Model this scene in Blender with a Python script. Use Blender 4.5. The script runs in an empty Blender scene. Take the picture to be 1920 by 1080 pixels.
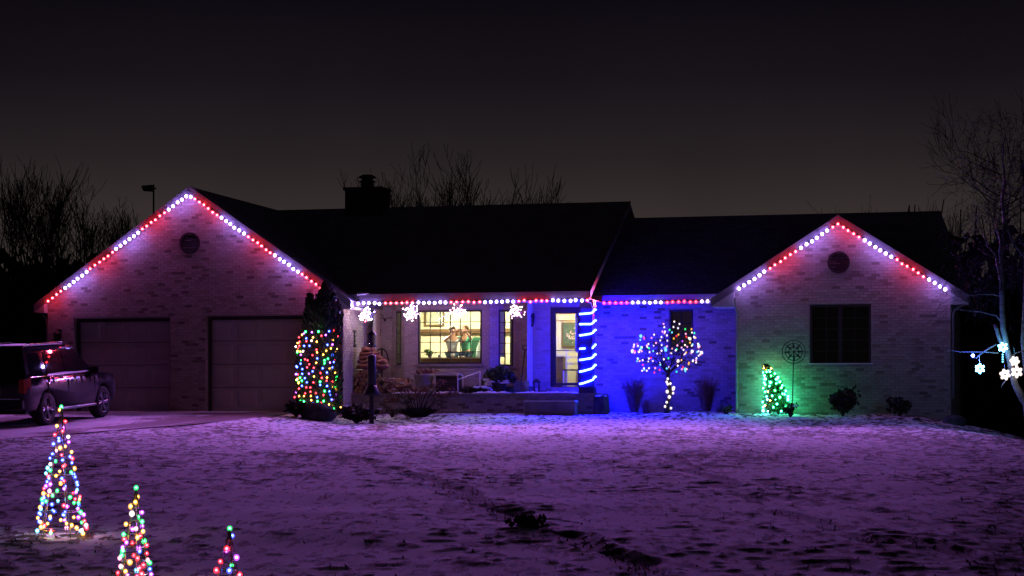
import bpy, bmesh, math, random
import numpy as np
from mathutils import Vector, Matrix

scene = bpy.context.scene
col = scene.collection

# ------------------------------------------------------------------ camera, sky, exposure
FPX, YH, ZC, DIST = 3800.0, 765.0, 0.10, 54.0        # focal length in photo pixels, horizon row, eye height, distance
TH = math.radians(14.0)
S, C = math.sin(TH), math.cos(TH)
cam = bpy.data.cameras.new('camera')
cam.sensor_width = 36.0
cam.lens = 36.0 * FPX / 1920.0
cam.shift_y = (YH - 540.0) / 1920.0
cam.clip_start, cam.clip_end = 0.5, 2000.0
cam_o = bpy.data.objects.new('camera', cam)
cam_o.location = (0, 0, ZC)
cam_o.rotation_euler = (math.pi / 2, 0, 0)
col.objects.link(cam_o)
scene.camera = cam_o

world = bpy.data.worlds.new('World')
scene.world = world
world.use_nodes = True
wn = world.node_tree
for n in list(wn.nodes): wn.nodes.remove(n)
w_out = wn.nodes.new('ShaderNodeOutputWorld')
w_sky = wn.nodes.new('ShaderNodeTexSky')
w_sky.sky_type = 'NISHITA'
w_sky.sun_disc = False
w_sky.sun_elevation = math.radians(-9.0)
w_sky.sun_rotation = math.radians(200.0)
w_b1 = wn.nodes.new('ShaderNodeBackground'); w_b1.inputs[1].default_value = 0.05
wn.links.new(w_sky.outputs[0], w_b1.inputs[0])
w_tc = wn.nodes.new('ShaderNodeTexCoord')
w_sp = wn.nodes.new('ShaderNodeSeparateXYZ')
wn.links.new(w_tc.outputs['Generated'], w_sp.inputs[0])
w_mr = wn.nodes.new('ShaderNodeMapRange')
w_mr.inputs['From Min'].default_value = 0.0; w_mr.inputs['From Max'].default_value = 0.4
wn.links.new(w_sp.outputs['Z'], w_mr.inputs['Value'])
w_cr = wn.nodes.new('ShaderNodeValToRGB')              # town glow low in the night sky, fading upwards
SKY = [(0.0, (.046, .0355, .0315)), (.24, (.0335, .0255, .0250)), (.305, (.0190, .0142, .0160)), (.40, (.0082, .0060, .0088)), (.494, (.0040, .0029, .0054)), (1.0, (.0026, .0018, .0040))]
el = w_cr.color_ramp.elements
el[0].position, el[0].color = SKY[0][0], (*SKY[0][1], 1)
el[1].position, el[1].color = SKY[-1][0], (*SKY[-1][1], 1)
for p, c in SKY[1:-1]:
    e = el.new(p); e.color = (*c, 1)
wn.links.new(w_mr.outputs[0], w_cr.inputs[0])
w_b2 = wn.nodes.new('ShaderNodeBackground'); w_b2.inputs[1].default_value = 1.0
w_nz = wn.nodes.new('ShaderNodeTexNoise'); w_nz.inputs['Scale'].default_value = 9.0; w_nz.inputs['Detail'].default_value = 4.0
wn.links.new(w_tc.outputs['Generated'], w_nz.inputs['Vector'])
w_nm = wn.nodes.new('ShaderNodeMapRange'); w_nm.inputs['To Min'].default_value = 0.72; w_nm.inputs['To Max'].default_value = 1.28
wn.links.new(w_nz.outputs['Fac'], w_nm.inputs['Value'])
w_mu = wn.nodes.new('ShaderNodeVectorMath'); w_mu.operation = 'SCALE'
wn.links.new(w_cr.outputs[0], w_mu.inputs[0]); wn.links.new(w_nm.outputs[0], w_mu.inputs['Scale'])
wn.links.new(w_mu.outputs[0], w_b2.inputs[0])
w_ad = wn.nodes.new('ShaderNodeAddShader')
wn.links.new(w_b1.outputs[0], w_ad.inputs[0]); wn.links.new(w_b2.outputs[0], w_ad.inputs[1])
wn.links.new(w_ad.outputs[0], w_out.inputs[0])

scene.view_settings.view_transform = 'Standard'
scene.view_settings.look = 'None'
scene.view_settings.exposure = 0.0
scene.view_settings.gamma = 1.0
scene.view_settings.use_curve_mapping = False
scene.render.engine = 'CYCLES'
cy = scene.cycles
cy.use_denoising = True
cy.use_light_tree = True
cy.max_bounces, cy.diffuse_bounces, cy.glossy_bounces, cy.transmission_bounces, cy.transparent_max_bounces = 6, 3, 3, 4, 24
cy.sample_clamp_indirect = 2.0
cy.caustics_reflective = cy.caustics_refractive = False

# light levels of the lamps in the scene
ROOF_L = 74.0        # radiance of the roofline bulbs
BEAM_W = 1250.0        # added lawn-fill spot at each group of roofline bulbs (watts)
ROPE_L = 520.0
MINI_L = 34.0

# ------------------------------------------------------------------ helpers
rnd = random.Random(7)

def to_world(u, v, z):
    return Vector((C * u + S * v, DIST - S * u + C * v, z))

def H(px, py, v):
    """house coordinates (u, z) of a spot of the photograph that lies in the house plane v"""
    dx = (px - 960.0) / FPX
    t = (v + DIST * C) / (S * dx + C)
    return C * t * dx - S * (t - DIST), ZC + (YH - py) / FPX * t

def HW(px, py, v):
    u, z = H(px, py, v)
    return to_world(u, v, z)

def smooth(a, b, x):
    t = np.clip((np.asarray(x, float) - a) / (b - a), 0, 1)
    return t * t * (3 - 2 * t)

GQ = [-60, 0, 14, 18, 24, 30, 36, 40, 44.5, 47.3, 50, 53, 400]
GZ = [-1.65, -1.5, -1.15, -1.04, -.89, -.74, -.60, -.49, -.32, -.15, -.04, 0.0, 0.0]
GQ2 = [-60, 0, 14, 18, 24, 30, 36, 40, 44.5, 47.3, 50, 52, 53.2, 54.0, 55.4, 400]
GZ2 = [-1.65, -1.5, -1.15, -1.04, -.90, -.77, -.65, -.57, -.48, -.41, -.31, -.20, -.11, -.05, 0.0, 0.0]
def ground(x, y):
    x = np.asarray(x, float); y = np.asarray(y, float)
    v = S * x + C * (y - DIST)
    s = smooth(20, 45, y)
    q = y * (1 - s) + (53 + v) * s
    z = np.interp(q, GQ, GZ)
    z2 = np.interp(q, GQ2, GZ2)                              # the lawn drops away from the beds sooner than the driveway does
    k = smooth(-7.0, -4.2, x)
    z = z * (1 - k) + z2 * k
    dx = np.clip(x - 9.6, 0, 10)
    z = z - np.minimum(.10 * dx ** 1.45, 3.0)
    return z

def gz(x, y): return float(ground(x, y))

def march(px, py):
    """where the sight line of a photo pixel meets the ground"""
    dx, dz = (px - 960.0) / FPX, (YH - py) / FPX
    t = 6.0
    while t < 70 and ZC + dz * t > gz(dx * t, t): t += .05
    return dx * t, t

def gp(px, v, dz=0.0):
    """point on the ground in house plane v under photo column px"""
    u, _ = H(px, YH, v)
    w = to_world(u, v, 0)
    return Vector((w.x, w.y, gz(w.x, w.y) + dz))

class MB:
    def __init__(self): self.v, self.f, self.m = [], [], []
    def add(self, vs, fs, m=0):
        o = len(self.v)
        self.v += [tuple(p) for p in vs]
        self.f += [tuple(o + i for i in f) for f in fs]
        self.m += [m] * len(fs)
        return self
    def box(self, a, b, m=0, M=None):
        (x0, y0, z0), (x1, y1, z1) = a, b
        vs = [(x0,y0,z0),(x1,y0,z0),(x1,y1,z0),(x0,y1,z0),(x0,y0,z1),(x1,y0,z1),(x1,y1,z1),(x0,y1,z1)]
        if M is not None: vs = [M @ Vector(p) for p in vs]
        return self.add(vs, [(0,3,2,1),(4,5,6,7),(0,1,5,4),(1,2,6,5),(2,3,7,6),(3,0,4,7)], m)
    def prism(self, poly, axis, a, b, m=0):
        """polygon in the two other axes, extruded along axis from a to b"""
        n = len(poly)
        def P(p, w):
            return (w, p[0], p[1]) if axis == 0 else (p[0], w, p[1]) if axis == 1 else (p[0], p[1], w)
        vs = [P(p, a) for p in poly] + [P(p, b) for p in poly]
        fs = [tuple(range(n - 1, -1, -1)), tuple(range(n, 2 * n))] + [(i, (i + 1) % n, n + (i + 1) % n, n + i) for i in range(n)]
        return self.add(vs, fs, m)
    def tube(self, pts, rad, n=6, m=0, cap=True):
        pts = [Vector(p) for p in pts]
        if not isinstance(rad, (list, tuple)): rad = [rad] * len(pts)
        vs, fs = [], []
        ref = None
        for i, p in enumerate(pts):
            d = (pts[min(i + 1, len(pts) - 1)] - pts[max(i - 1, 0)])
            if d.length < 1e-9: d = Vector((0, 0, 1))
            d.normalize()
            if ref is None: ref = Vector((1, 0, 0)) if abs(d.x) < .8 else Vector((0, 1, 0))
            a = d.cross(ref)
            if a.length < 1e-6: a = d.cross(Vector((0, 1, .3)))
            a.normalize(); b = d.cross(a); ref = b.cross(d) if False else ref
            for k in range(n):
                q = 2 * math.pi * k / n
                vs.append(p + (a * math.cos(q) + b * math.sin(q)) * rad[i])
        for i in range(len(pts) - 1):
            for k in range(n):
                fs.append((i * n + k, i * n + (k + 1) % n, (i + 1) * n + (k + 1) % n, (i + 1) * n + k))
        if cap:
            fs.append(tuple(range(n - 1, -1, -1))); fs.append(tuple((len(pts) - 1) * n + k for k in range(n)))
        return self.add(vs, fs, m)
    def lathe(self, prof, n=12, m=0, c=(0, 0, 0), axis=2, cap=True):
        vs, fs = [], []
        for r, h in prof:
            for k in range(n):
                q = 2 * math.pi * k / n
                a, b = r * math.cos(q), r * math.sin(q)
                p = (a, b, h) if axis == 2 else (a, h, b) if axis == 1 else (h, a, b)
                vs.append((p[0] + c[0], p[1] + c[1], p[2] + c[2]))
        for i in range(len(prof) - 1):
            for k in range(n):
                fs.append((i * n + k, i * n + (k + 1) % n, (i + 1) * n + (k + 1) % n, (i + 1) * n + k))
        if cap:
            fs.append(tuple(range(n - 1, -1, -1))); fs.append(tuple((len(prof) - 1) * n + k for k in range(n)))
        return self.add(vs, fs, m)
    def ico(self, c, r, sub=1, m=0, sc=(1, 1, 1), jit=0.0, R=None):
        vs, fs = ICO[sub]
        R = R or rnd
        out = []
        for p in vs:
            k = r * (1 + (R.uniform(-jit, jit) if jit else 0))
            out.append((c[0] + p[0] * k * sc[0], c[1] + p[1] * k * sc[1], c[2] + p[2] * k * sc[2]))
        return self.add(out, fs, m)
    def build(self, name, mats, parent=None, smooth_=False, loc=None, recalc=True, kind=None, rz=0.0):
        me = bpy.data.meshes.new(name)
        me.from_pydata(self.v, [], self.f)
        if recalc and len(self.f) < 60000:
            bm = bmesh.new(); bm.from_mesh(me)
            bmesh.ops.recalc_face_normals(bm, faces=bm.faces)
            bm.to_mesh(me); bm.free()
        mats = mats if isinstance(mats, (list, tuple)) else [mats]
        for x in mats: me.materials.append(x)
        if len(mats) > 1: me.polygons.foreach_set('material_index', self.m)
        if smooth_: me.polygons.foreach_set('use_smooth', [True] * len(me.polygons))
        return link(name, me, parent, loc, kind, rz)

def link(name, me, parent=None, loc=None, kind=None, rz=0.0):
    o = bpy.data.objects.new(name, me)
    col.objects.link(o)
    if parent is not None: o.parent = parent
    if loc is not None: o.location = loc
    if rz: o.rotation_euler = (0, 0, rz)
    if kind: o['kind'] = kind
    return o

def make_ico():
    out = {}
    for s in (1, 2, 3):
        bm = bmesh.new(); bmesh.ops.create_icosphere(bm, subdivisions=s, radius=1.0)
        bm.verts.ensure_lookup_table()
        out[s] = ([tuple(v.co) for v in bm.verts], [tuple(v.index for v in f.verts) for f in bm.faces])
        bm.free()
    return out
ICO = make_ico()

def tag(o, label, cat, group=None):
    o['label'] = label; o['category'] = cat
    if group: o['group'] = group
    return o

def thing(name, label, cat, loc=(0, 0, 0), rz=0.0, group=None):
    o = bpy.data.objects.new(name, None)
    o.empty_display_size = .2
    col.objects.link(o)
    o.location = loc; o.rotation_euler = (0, 0, rz)
    return tag(o, label, cat, group)

# ------------------------------------------------------------------ materials
MATS = {}
def pm(name, c1, c2=None, scale=6.0, rough=.7, bump=0.0, bscale=30.0, metal=0.0, spec=.3, stretch=None, contrast=(.35, .65), detail=6.0, coat=0.0):
    m = bpy.data.materials.new(name); m.use_nodes = True
    nt = m.node_tree; b = nt.nodes['Principled BSDF']
    b.inputs['Roughness'].default_value = rough; b.inputs['Metallic'].default_value = metal
    b.inputs['Specular IOR Level'].default_value = spec
    b.inputs['Coat Weight'].default_value = coat
    tc = nt.nodes.new('ShaderNodeTexCoord'); vec = tc.outputs['Object']
    if stretch:
        mp = nt.nodes.new('ShaderNodeMapping'); mp.inputs['Scale'].default_value = stretch
        nt.links.new(vec, mp.inputs['Vector']); vec = mp.outputs[0]
    c2 = c2 or tuple(x * .75 for x in c1)
    nz = nt.nodes.new('ShaderNodeTexNoise'); nz.inputs['Scale'].default_value = scale; nz.inputs['Detail'].default_value = detail
    nt.links.new(vec, nz.inputs['Vector'])
    cr = nt.nodes.new('ShaderNodeValToRGB')
    cr.color_ramp.elements[0].position, cr.color_ramp.elements[1].position = contrast
    cr.color_ramp.elements[0].color, cr.color_ramp.elements[1].color = (*c1, 1), (*c2, 1)
    nt.links.new(nz.outputs['Fac'], cr.inputs[0]); nt.links.new(cr.outputs[0], b.inputs['Base Color'])
    if bump:
        n2 = nt.nodes.new('ShaderNodeTexNoise'); n2.inputs['Scale'].default_value = bscale; n2.inputs['Detail'].default_value = 4.0
        nt.links.new(vec, n2.inputs['Vector'])
        bp = nt.nodes.new('ShaderNodeBump'); bp.inputs['Strength'].default_value = bump; bp.inputs['Distance'].default_value = .03
        nt.links.new(n2.outputs['Fac'], bp.inputs['Height']); nt.links.new(bp.outputs[0], b.inputs['Normal'])
    MATS[name] = m
    return m

def emit(name, color, strength):
    m = bpy.data.materials.new(name); m.use_nodes = True
    nt = m.node_tree; nt.nodes.remove(nt.nodes['Principled BSDF'])
    e = nt.nodes.new('ShaderNodeEmission'); e.inputs[0].default_value = (*color, 1); e.inputs[1].default_value = strength
    nt.links.new(e.outputs[0], nt.nodes['Material Output'].inputs[0])
    m.cycles.emission_sampling = 'FRONT'
    MATS[name] = m
    return m

def lens(name, color, strength):
    """coloured bulb glass, oversized and emissive to imitate the halo round its hot core"""
    m = bpy.data.materials.new(name); m.use_nodes = True
    nt = m.node_tree; nt.nodes.remove(nt.nodes['Principled BSDF'])
    e = nt.nodes.new('ShaderNodeEmission'); e.inputs[0].default_value = (*color, 1); e.inputs[1].default_value = strength
    t = nt.nodes.new('ShaderNodeBsdfTransparent')
    a = nt.nodes.new('ShaderNodeAddShader')
    nt.links.new(e.outputs[0], a.inputs[0]); nt.links.new(t.outputs[0], a.inputs[1])
    nt.links.new(a.outputs[0], nt.nodes['Material Output'].inputs[0])
    m.cycles.emission_sampling = 'NONE'
    return m

def glassy(name, tint=(1, 1, 1), refl=1.0):
    m = bpy.data.materials.new(name); m.use_nodes = True
    nt = m.node_tree; nt.nodes.remove(nt.nodes['Principled BSDF'])
    t = nt.nodes.new('ShaderNodeBsdfTransparent'); t.inputs[0].default_value = (*tint, 1)
    g = nt.nodes.new('ShaderNodeBsdfGlossy'); g.inputs['Roughness'].default_value = .03
    fr = nt.nodes.new('ShaderNodeFresnel'); fr.inputs['IOR'].default_value = 1.5
    mu = nt.nodes.new('ShaderNodeMath'); mu.operation = 'MULTIPLY'; mu.inputs[1].default_value = refl
    nt.links.new(fr.outputs[0], mu.inputs[0])
    mx = nt.nodes.new('ShaderNodeMixShader')
    nt.links.new(mu.outputs[0], mx.inputs[0]); nt.links.new(t.outputs[0], mx.inputs[1]); nt.links.new(g.outputs[0], mx.inputs[2])
    nt.links.new(mx.outputs[0], nt.nodes['Material Output'].inputs[0])
    return m

M_fascia = pm('fascia_paint', (.24, .215, .21), (.18, .16, .16), 3, .55, .05, 40)
M_soffit = pm('soffit_paint', (.55, .52, .5), (.46, .43, .42), 4, .6)
M_mortar = pm('mortar', (.30, .27, .25), (.22, .19, .18), 12, .9, .3, 60)
M_trim = pm('dark_trim', (.035, .026, .028), (.022, .016, .018), 5, .5, .05)
M_darkroom = pm('dark_interior', (.012, .011, .013), (.02, .018, .02), 2, .9)
M_door = pm('garage_door_paint', (.40, .36, .35), (.34, .30, .30), 1.5, .5, .06, 20)
M_metal = pm('galvanised_metal', (.32, .33, .34), (.22, .23, .24), 8, .35, .05, 50, metal=.8)
M_blackmetal = pm('black_metal', (.012, .012, .013), (.02, .02, .02), 12, .5, .1, 60)
M_snow = pm('snow', (.78, .8, .84), (.62, .64, .7), 9, .75, .35, 40, spec=.2)
M_deck = pm('porch_stone', (.30, .25, .22), (.18, .145, .135), 3, .85, .35, 25)
M_bark = pm('bark', (.045, .035, .030), (.02, .016, .014), 10, .9, .5, 30, stretch=(1, 1, .3))
M_birch = pm('birch_bark', (.22, .215, .21), (.07, .062, .06), 5, .8, .3, 30, stretch=(.6, .6, 2.2), contrast=(.5, .72))
M_twig = pm('twig', (.05, .035, .03), (.03, .022, .02), 20, .9)
M_birchtwig = pm('birch_twig', (.020, .015, .016), (.013, .010, .011), 20, .9)
M_conifer = pm('conifer_leaf', (.055, .085, .045), (.035, .055, .03), 8, .8)
M_shrub = pm('shrub_leaf', (.028, .038, .02), (.045, .03, .022), 14, .8)
M_drygrass = pm('dry_grass', (.24, .11, .08), (.13, .06, .05), 10, .9)
M_rock = pm('boulder_stone', (.12, .108, .105), (.045, .04, .04), 5, .95, 1.0, 14)
M_wood = pm('cut_wood', (.36, .22, .13), (.20, .11, .07), 9, .85, .3, 30)
M_logbark = pm('log_bark', (.13, .075, .055), (.05, .03, .025), 16, .9, .6, 25)
M_tarp = pm('brown_tarp', (.30, .12, .08), (.18, .07, .05), 5, .6, .4, 12)
M_pot = pm('glazed_pot', (.05, .045, .05), (.09, .08, .09), 6, .45)
M_cream = pm('cream_plaster', (.76, .72, .50), (.7, .66, .45), 1.5, .8)
M_cream2 = pm('pale_cabinet_paint', (.80, .74, .52), (.74, .68, .46), 1.2, .5)
M_brownwood = pm('brown_furniture_wood', (.16, .095, .04), (.10, .055, .025), 3, .5, .1, 20, stretch=(.4, 3, 3))
M_orangewood = pm('oak_casing', (.46, .27, .11), (.36, .2, .08), 4, .5, stretch=(3, 3, .4))
M_whitepaint = pm('white_paint', (.78, .75, .64), (.7, .67, .57), 2, .5)
M_pane = glassy('window_glass', (.96, .97, .97), 1.3)
M_panedark = glassy('unlit_window_glass', (.6, .6, .62), 1.0)
M_canvas = pm('picture_canvas', (.04, .07, .06), (.10, .14, .09), 9, .6, contrast=(.4, .6))
M_petal = pm('painted_flower', (.62, .30, .34), (.75, .62, .55), 20, .6)
M_wire = pm('green_wire', (.012, .03, .016), (.02, .02, .02), 10, .6)
M_steelwire = pm('bare_wire', (.35, .35, .36), (.25, .25, .26), 20, .4, metal=.7)

# shingle roof
def roof_mat():
    m = pm('asphalt_shingle', (.030, .027, .030), (.018, .016, .018), 2.0, .92, .2, 60)
    nt = m.node_tree; b = nt.nodes['Principled BSDF']
    tc = nt.nodes.new('ShaderNodeTexCoord')
    bt = nt.nodes.new('ShaderNodeTexBrick'); bt.inputs['Scale'].default_value = 1.0
    bt.inputs['Brick Width'].default_value = .33; bt.inputs['Row Height'].default_value = .12; bt.inputs['Mortar Size'].default_value = .008
    bt.inputs['Color1'].default_value = (.26, .24, .26, 1); bt.inputs['Color2'].default_value = (.17, .155, .175, 1); bt.inputs['Mortar'].default_value = (.05, .05, .05, 1)
    nt.links.new(tc.outputs['Object'], bt.inputs['Vector'])
    nt.links.new(bt.outputs['Color'], b.inputs['Base Color'])
    return m
M_roof = roof_mat()

def brick_mat():
    m = bpy.data.materials.new('tumbled_brick'); m.use_nodes = True
    nt = m.node_tree; b = nt.nodes['Principled BSDF']; b.inputs['Roughness'].default_value = .88; b.inputs['Specular IOR Level'].default_value = .2
    at = nt.nodes.new('ShaderNodeAttribute'); at.attribute_name = 'shade'
    cr = nt.nodes.new('ShaderNodeValToRGB')
    stops = [(0, (.40, .345, .315)), (.35, (.355, .30, .27)), (.62, (.31, .255, .23)), (.80, (.27, .215, .195)), (.92, (.22, .172, .155)), (1, (.14, .105, .095))]
    e = cr.color_ramp.elements
    e[0].color = (*stops[0][1], 1); e[1].color = (*stops[-1][1], 1)
    for p, c in stops[1:-1]:
        k = e.new(p); k.color = (*c, 1)
    nt.links.new(at.outputs['Fac'], cr.inputs[0])
    tc = nt.nodes.new('ShaderNodeTexCoord')
    nz = nt.nodes.new('ShaderNodeTexNoise'); nz.inputs['Scale'].default_value = 22; nz.inputs['Detail'].default_value = 5
    nt.links.new(tc.outputs['Object'], nz.inputs['Vector'])
    mr = nt.nodes.new('ShaderNodeMapRange'); mr.inputs['To Min'].default_value = .7; mr.inputs['To Max'].default_value = 1.2
    nt.links.new(nz.outputs['Fac'], mr.inputs['Value'])
    vm = nt.nodes.new('ShaderNodeVectorMath'); vm.operation = 'SCALE'
    nt.links.new(cr.outputs[0], vm.inputs[0]); nt.links.new(mr.outputs[0], vm.inputs['Scale'])
    nt.links.new(vm.outputs[0], b.inputs['Base Color'])
    bp = nt.nodes.new('ShaderNodeBump'); bp.inputs['Strength'].default_value = .5; bp.inputs['Distance'].default_value = .01
    nt.links.new(nz.outputs['Fac'], bp.inputs['Height']); nt.links.new(bp.outputs[0], b.inputs['Normal'])
    return m
M_brick = brick_mat()

# bulbs: a hot core that clips to white in an oversized coloured lens whose glow imitates a halo
BULB_RGB = {
    'red':    (1.0, .028, .042),
    'white':  (.35, .20, 1.0),
    'green':  (.03, 1.0, .16),
    'blue':   (.05, .10, 1.0),
    'amber':  (1.0, .42, .05),
    'purple': (.55, .08, 1.0),
    'warm':   (1.0, .80, .72),
    'cyan':   (.14, .62, 1.0),
    'pink':   (1.0, .35, .6),
    'teal':   (.04, 1.0, .42),
}
_bulb_mats = {}
def bulb_mats(colour, level, glow):
    k = (colour, level, glow)
    if k not in _bulb_mats:
        c = BULB_RGB[colour]
        core = tuple(max(.028, x) for x in c)
        _bulb_mats[k] = (emit('bulb_core_%s_%d' % (colour, int(level)), core, level), lens('bulb_halo_%s_%g' % (colour, glow), (.92, .86, 1.0) if colour == 'white' else c, glow))
    return _bulb_mats[k]
_bulb_mesh = {}
def bulb_mesh(colour, r, level, glow=.5, shell=1.7, sub=1):
    k = (colour, r, level, glow, shell, sub)
    if k not in _bulb_mesh:
        mb = MB(); mb.ico((0, 0, 0), r, sub, 0)
        if shell: mb.ico((0, 0, -.15 * r), r * shell, 2, 1, sc=(1, 1, 1.15))
        me = bpy.data.meshes.new('bulb'); me.from_pydata(mb.v, [], mb.f)
        for x in bulb_mats(colour, level, glow): me.materials.append(x)
        me.polygons.foreach_set('material_index', mb.m)
        me.polygons.foreach_set('use_smooth', [True] * len(me.polygons))
        _bulb_mesh[k] = me
    return _bulb_mesh[k]
def bulb(parent, p, colour, r, level, **kw):
    o = link('bulb', bulb_mesh(colour, r, level, **kw), parent, p)
    return o

# ------------------------------------------------------------------ the ground
def vnoise(x, y, wl, seed, wy=None):
    """smooth lattice noise in -1..1 with wavelength wl"""
    rg = np.random.RandomState(seed)
    N = 256
    g = rg.uniform(-1, 1, (N, N))
    X, Y = x / wl, y / (wy or wl)
    i, j = np.floor(X).astype(int), np.floor(Y).astype(int)
    fx, fy = X - i, Y - j
    fx = fx * fx * (3 - 2 * fx); fy = fy * fy * (3 - 2 * fy)
    a = g[i % N, j % N]; b = g[(i + 1) % N, j % N]; c = g[i % N, (j + 1) % N]; d = g[(i + 1) % N, (j + 1) % N]
    return (a * (1 - fx) + b * fx) * (1 - fy) + (c * (1 - fx) + d * fx) * fy

DRIVE_EDGE = sorted([march(*p) for p in ((560, 772.5), (520, 779), (450, 788), (300, 800), (150, 812), (0, 824), (-300, 842))] + [(-60.0, 38.0)])
DE_X = [p[0] for p in DRIVE_EDGE]; DE_Y = [p[1] for p in DRIVE_EDGE]
def drive_mask(x, y):
    v = S * x + C * (y - DIST)
    e = np.interp(x, DE_X, DE_Y)
    return smooth(-.25, .25, y - e) * smooth(.02, -.02, x - (DE_X[-1] + .15)) * (v < 6)

TRAILS = [
    [(610, 852), (690, 862), (745, 880), (800, 898), (870, 922), (950, 958), (1000, 985)],
    [(700, 868), (760, 888), (845, 920), (905, 950), (960, 972), (1005, 990)],
    [(1040, 1002), (1100, 1022), (1190, 1058), (1270, 1090)],
    [(1060, 1000), (1130, 1030), (1230, 1075)],
    [(1250, 852), (1290, 880), (1400, 915), (1460, 930), (1500, 934)],
    [(1330, 905), (1385, 925), (1440, 950), (1540, 985), (1640, 1020)],
    [(1440, 900), (1560, 930), (1660, 960)],
    [(1680, 1010), (1760, 1030), (1860, 1065)],
]
TRAILS = [[march(*p) for p in t] for t in TRAILS]
def seg_dist(x, y, pts):
    d = np.full(x.shape, 1e9)
    for (ax, ay), (bx, by) in zip(pts[:-1], pts[1:]):
        lx, ly = bx - ax, by - ay
        t = np.clip(((x - ax) * lx + (y - ay) * ly) / (lx * lx + ly * ly), 0, 1)
        d = np.minimum(d, np.hypot(x - ax - t * lx, y - ay - t * ly))
    return d

def lawn_shape(x, y):
    """relief and bare-grass mask of the snowy lawn"""
    z = ground(x, y)
    fine = (y > 9) & (y < 62) & (np.abs(x) < 19)
    dm = drive_mask(x, y)
    v = S * x + C * (y - DIST)
    n1 = vnoise(x, y, 1.7, 1); n2 = vnoise(x, y, .55, 2); n3 = vnoise(x, y, .105, 3, .14); n4 = vnoise(x + 3.3, y + 1.7, .30, 4, .5)
    big = vnoise(x, y, 5.5, 9)
    patch = vnoise(x, y, 1.1, 11, 2.2)
    hump = smooth(-.05, .85, n3 * .90 + n4 * .22 + n2 * .16 + .32 * patch + .34 * big + .10 * smooth(0, 7, x) * smooth(44, 36, y) - .05)
    rel = .030 * n1 + .006 * n2 + .005 * n4 + .016 * hump
    bare = .85 * hump
    for t in TRAILS:
        d = seg_dist(x + .12 * n2, y + .25 * n1, t)
        k = smooth(.24, .05, d) * smooth(-.6, .1, vnoise(x, y, .6, 21, 1.3))
        rel = rel - .015 * k + .009 * smooth(.30, .18, d) * (1 - smooth(.18, .10, d))
        bare = np.maximum(bare, .95 * k)
    near_house = smooth(-2.5, -.6, v)
    bare = bare * (1 - .75 * near_house * (1 - smooth(.1, .7, n3 + .5 * n2)))
    damp = np.where(fine, 1.0, 0.0) * (1 - dm) * smooth(60, 56, y)
    return z + rel * damp - .05 * dm * fine, bare * damp

xs = np.concatenate([[-700, -350, -180, -100, -60, -40, -28, -20], np.arange(-15.6, 15.61, .044), [21, 28, 40, 60, 100, 180, 350, 700]])
ys = np.concatenate([[-60, -30, -12, 0, 6, 9.5], np.arange(11.5, 30, .050), np.arange(30, 57.5, .075), [60, 64, 70, 80, 100, 140, 220, 400, 800, 1500]])
GX, GY = np.meshgrid(xs, ys)
GZv, GB = lawn_shape(GX, GY)
ny, nx = GX.shape
me = bpy.data.meshes.new('lawn')
me.vertices.add(nx * ny)
me.vertices.foreach_set('co', np.stack([GX, GY, GZv], -1).astype(np.float32).ravel())
idx = np.arange(nx * ny).reshape(ny, nx)
quads = np.stack([idx[:-1, :-1], idx[:-1, 1:], idx[1:, 1:], idx[1:, :-1]], -1).reshape(-1, 4).astype(np.int32)
me.loops.add(quads.size); me.polygons.add(len(quads))
me.loops.foreach_set('vertex_index', quads.ravel())
me.polygons.foreach_set('loop_start', np.arange(0, quads.size, 4, dtype=np.int32))
me.polygons.foreach_set('use_smooth', np.ones(len(quads), dtype=bool))
me.update(calc_edges=True)
at = me.attributes.new('bare', 'FLOAT', 'POINT')
at.data.foreach_set('value', GB.astype(np.float32).ravel())

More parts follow.
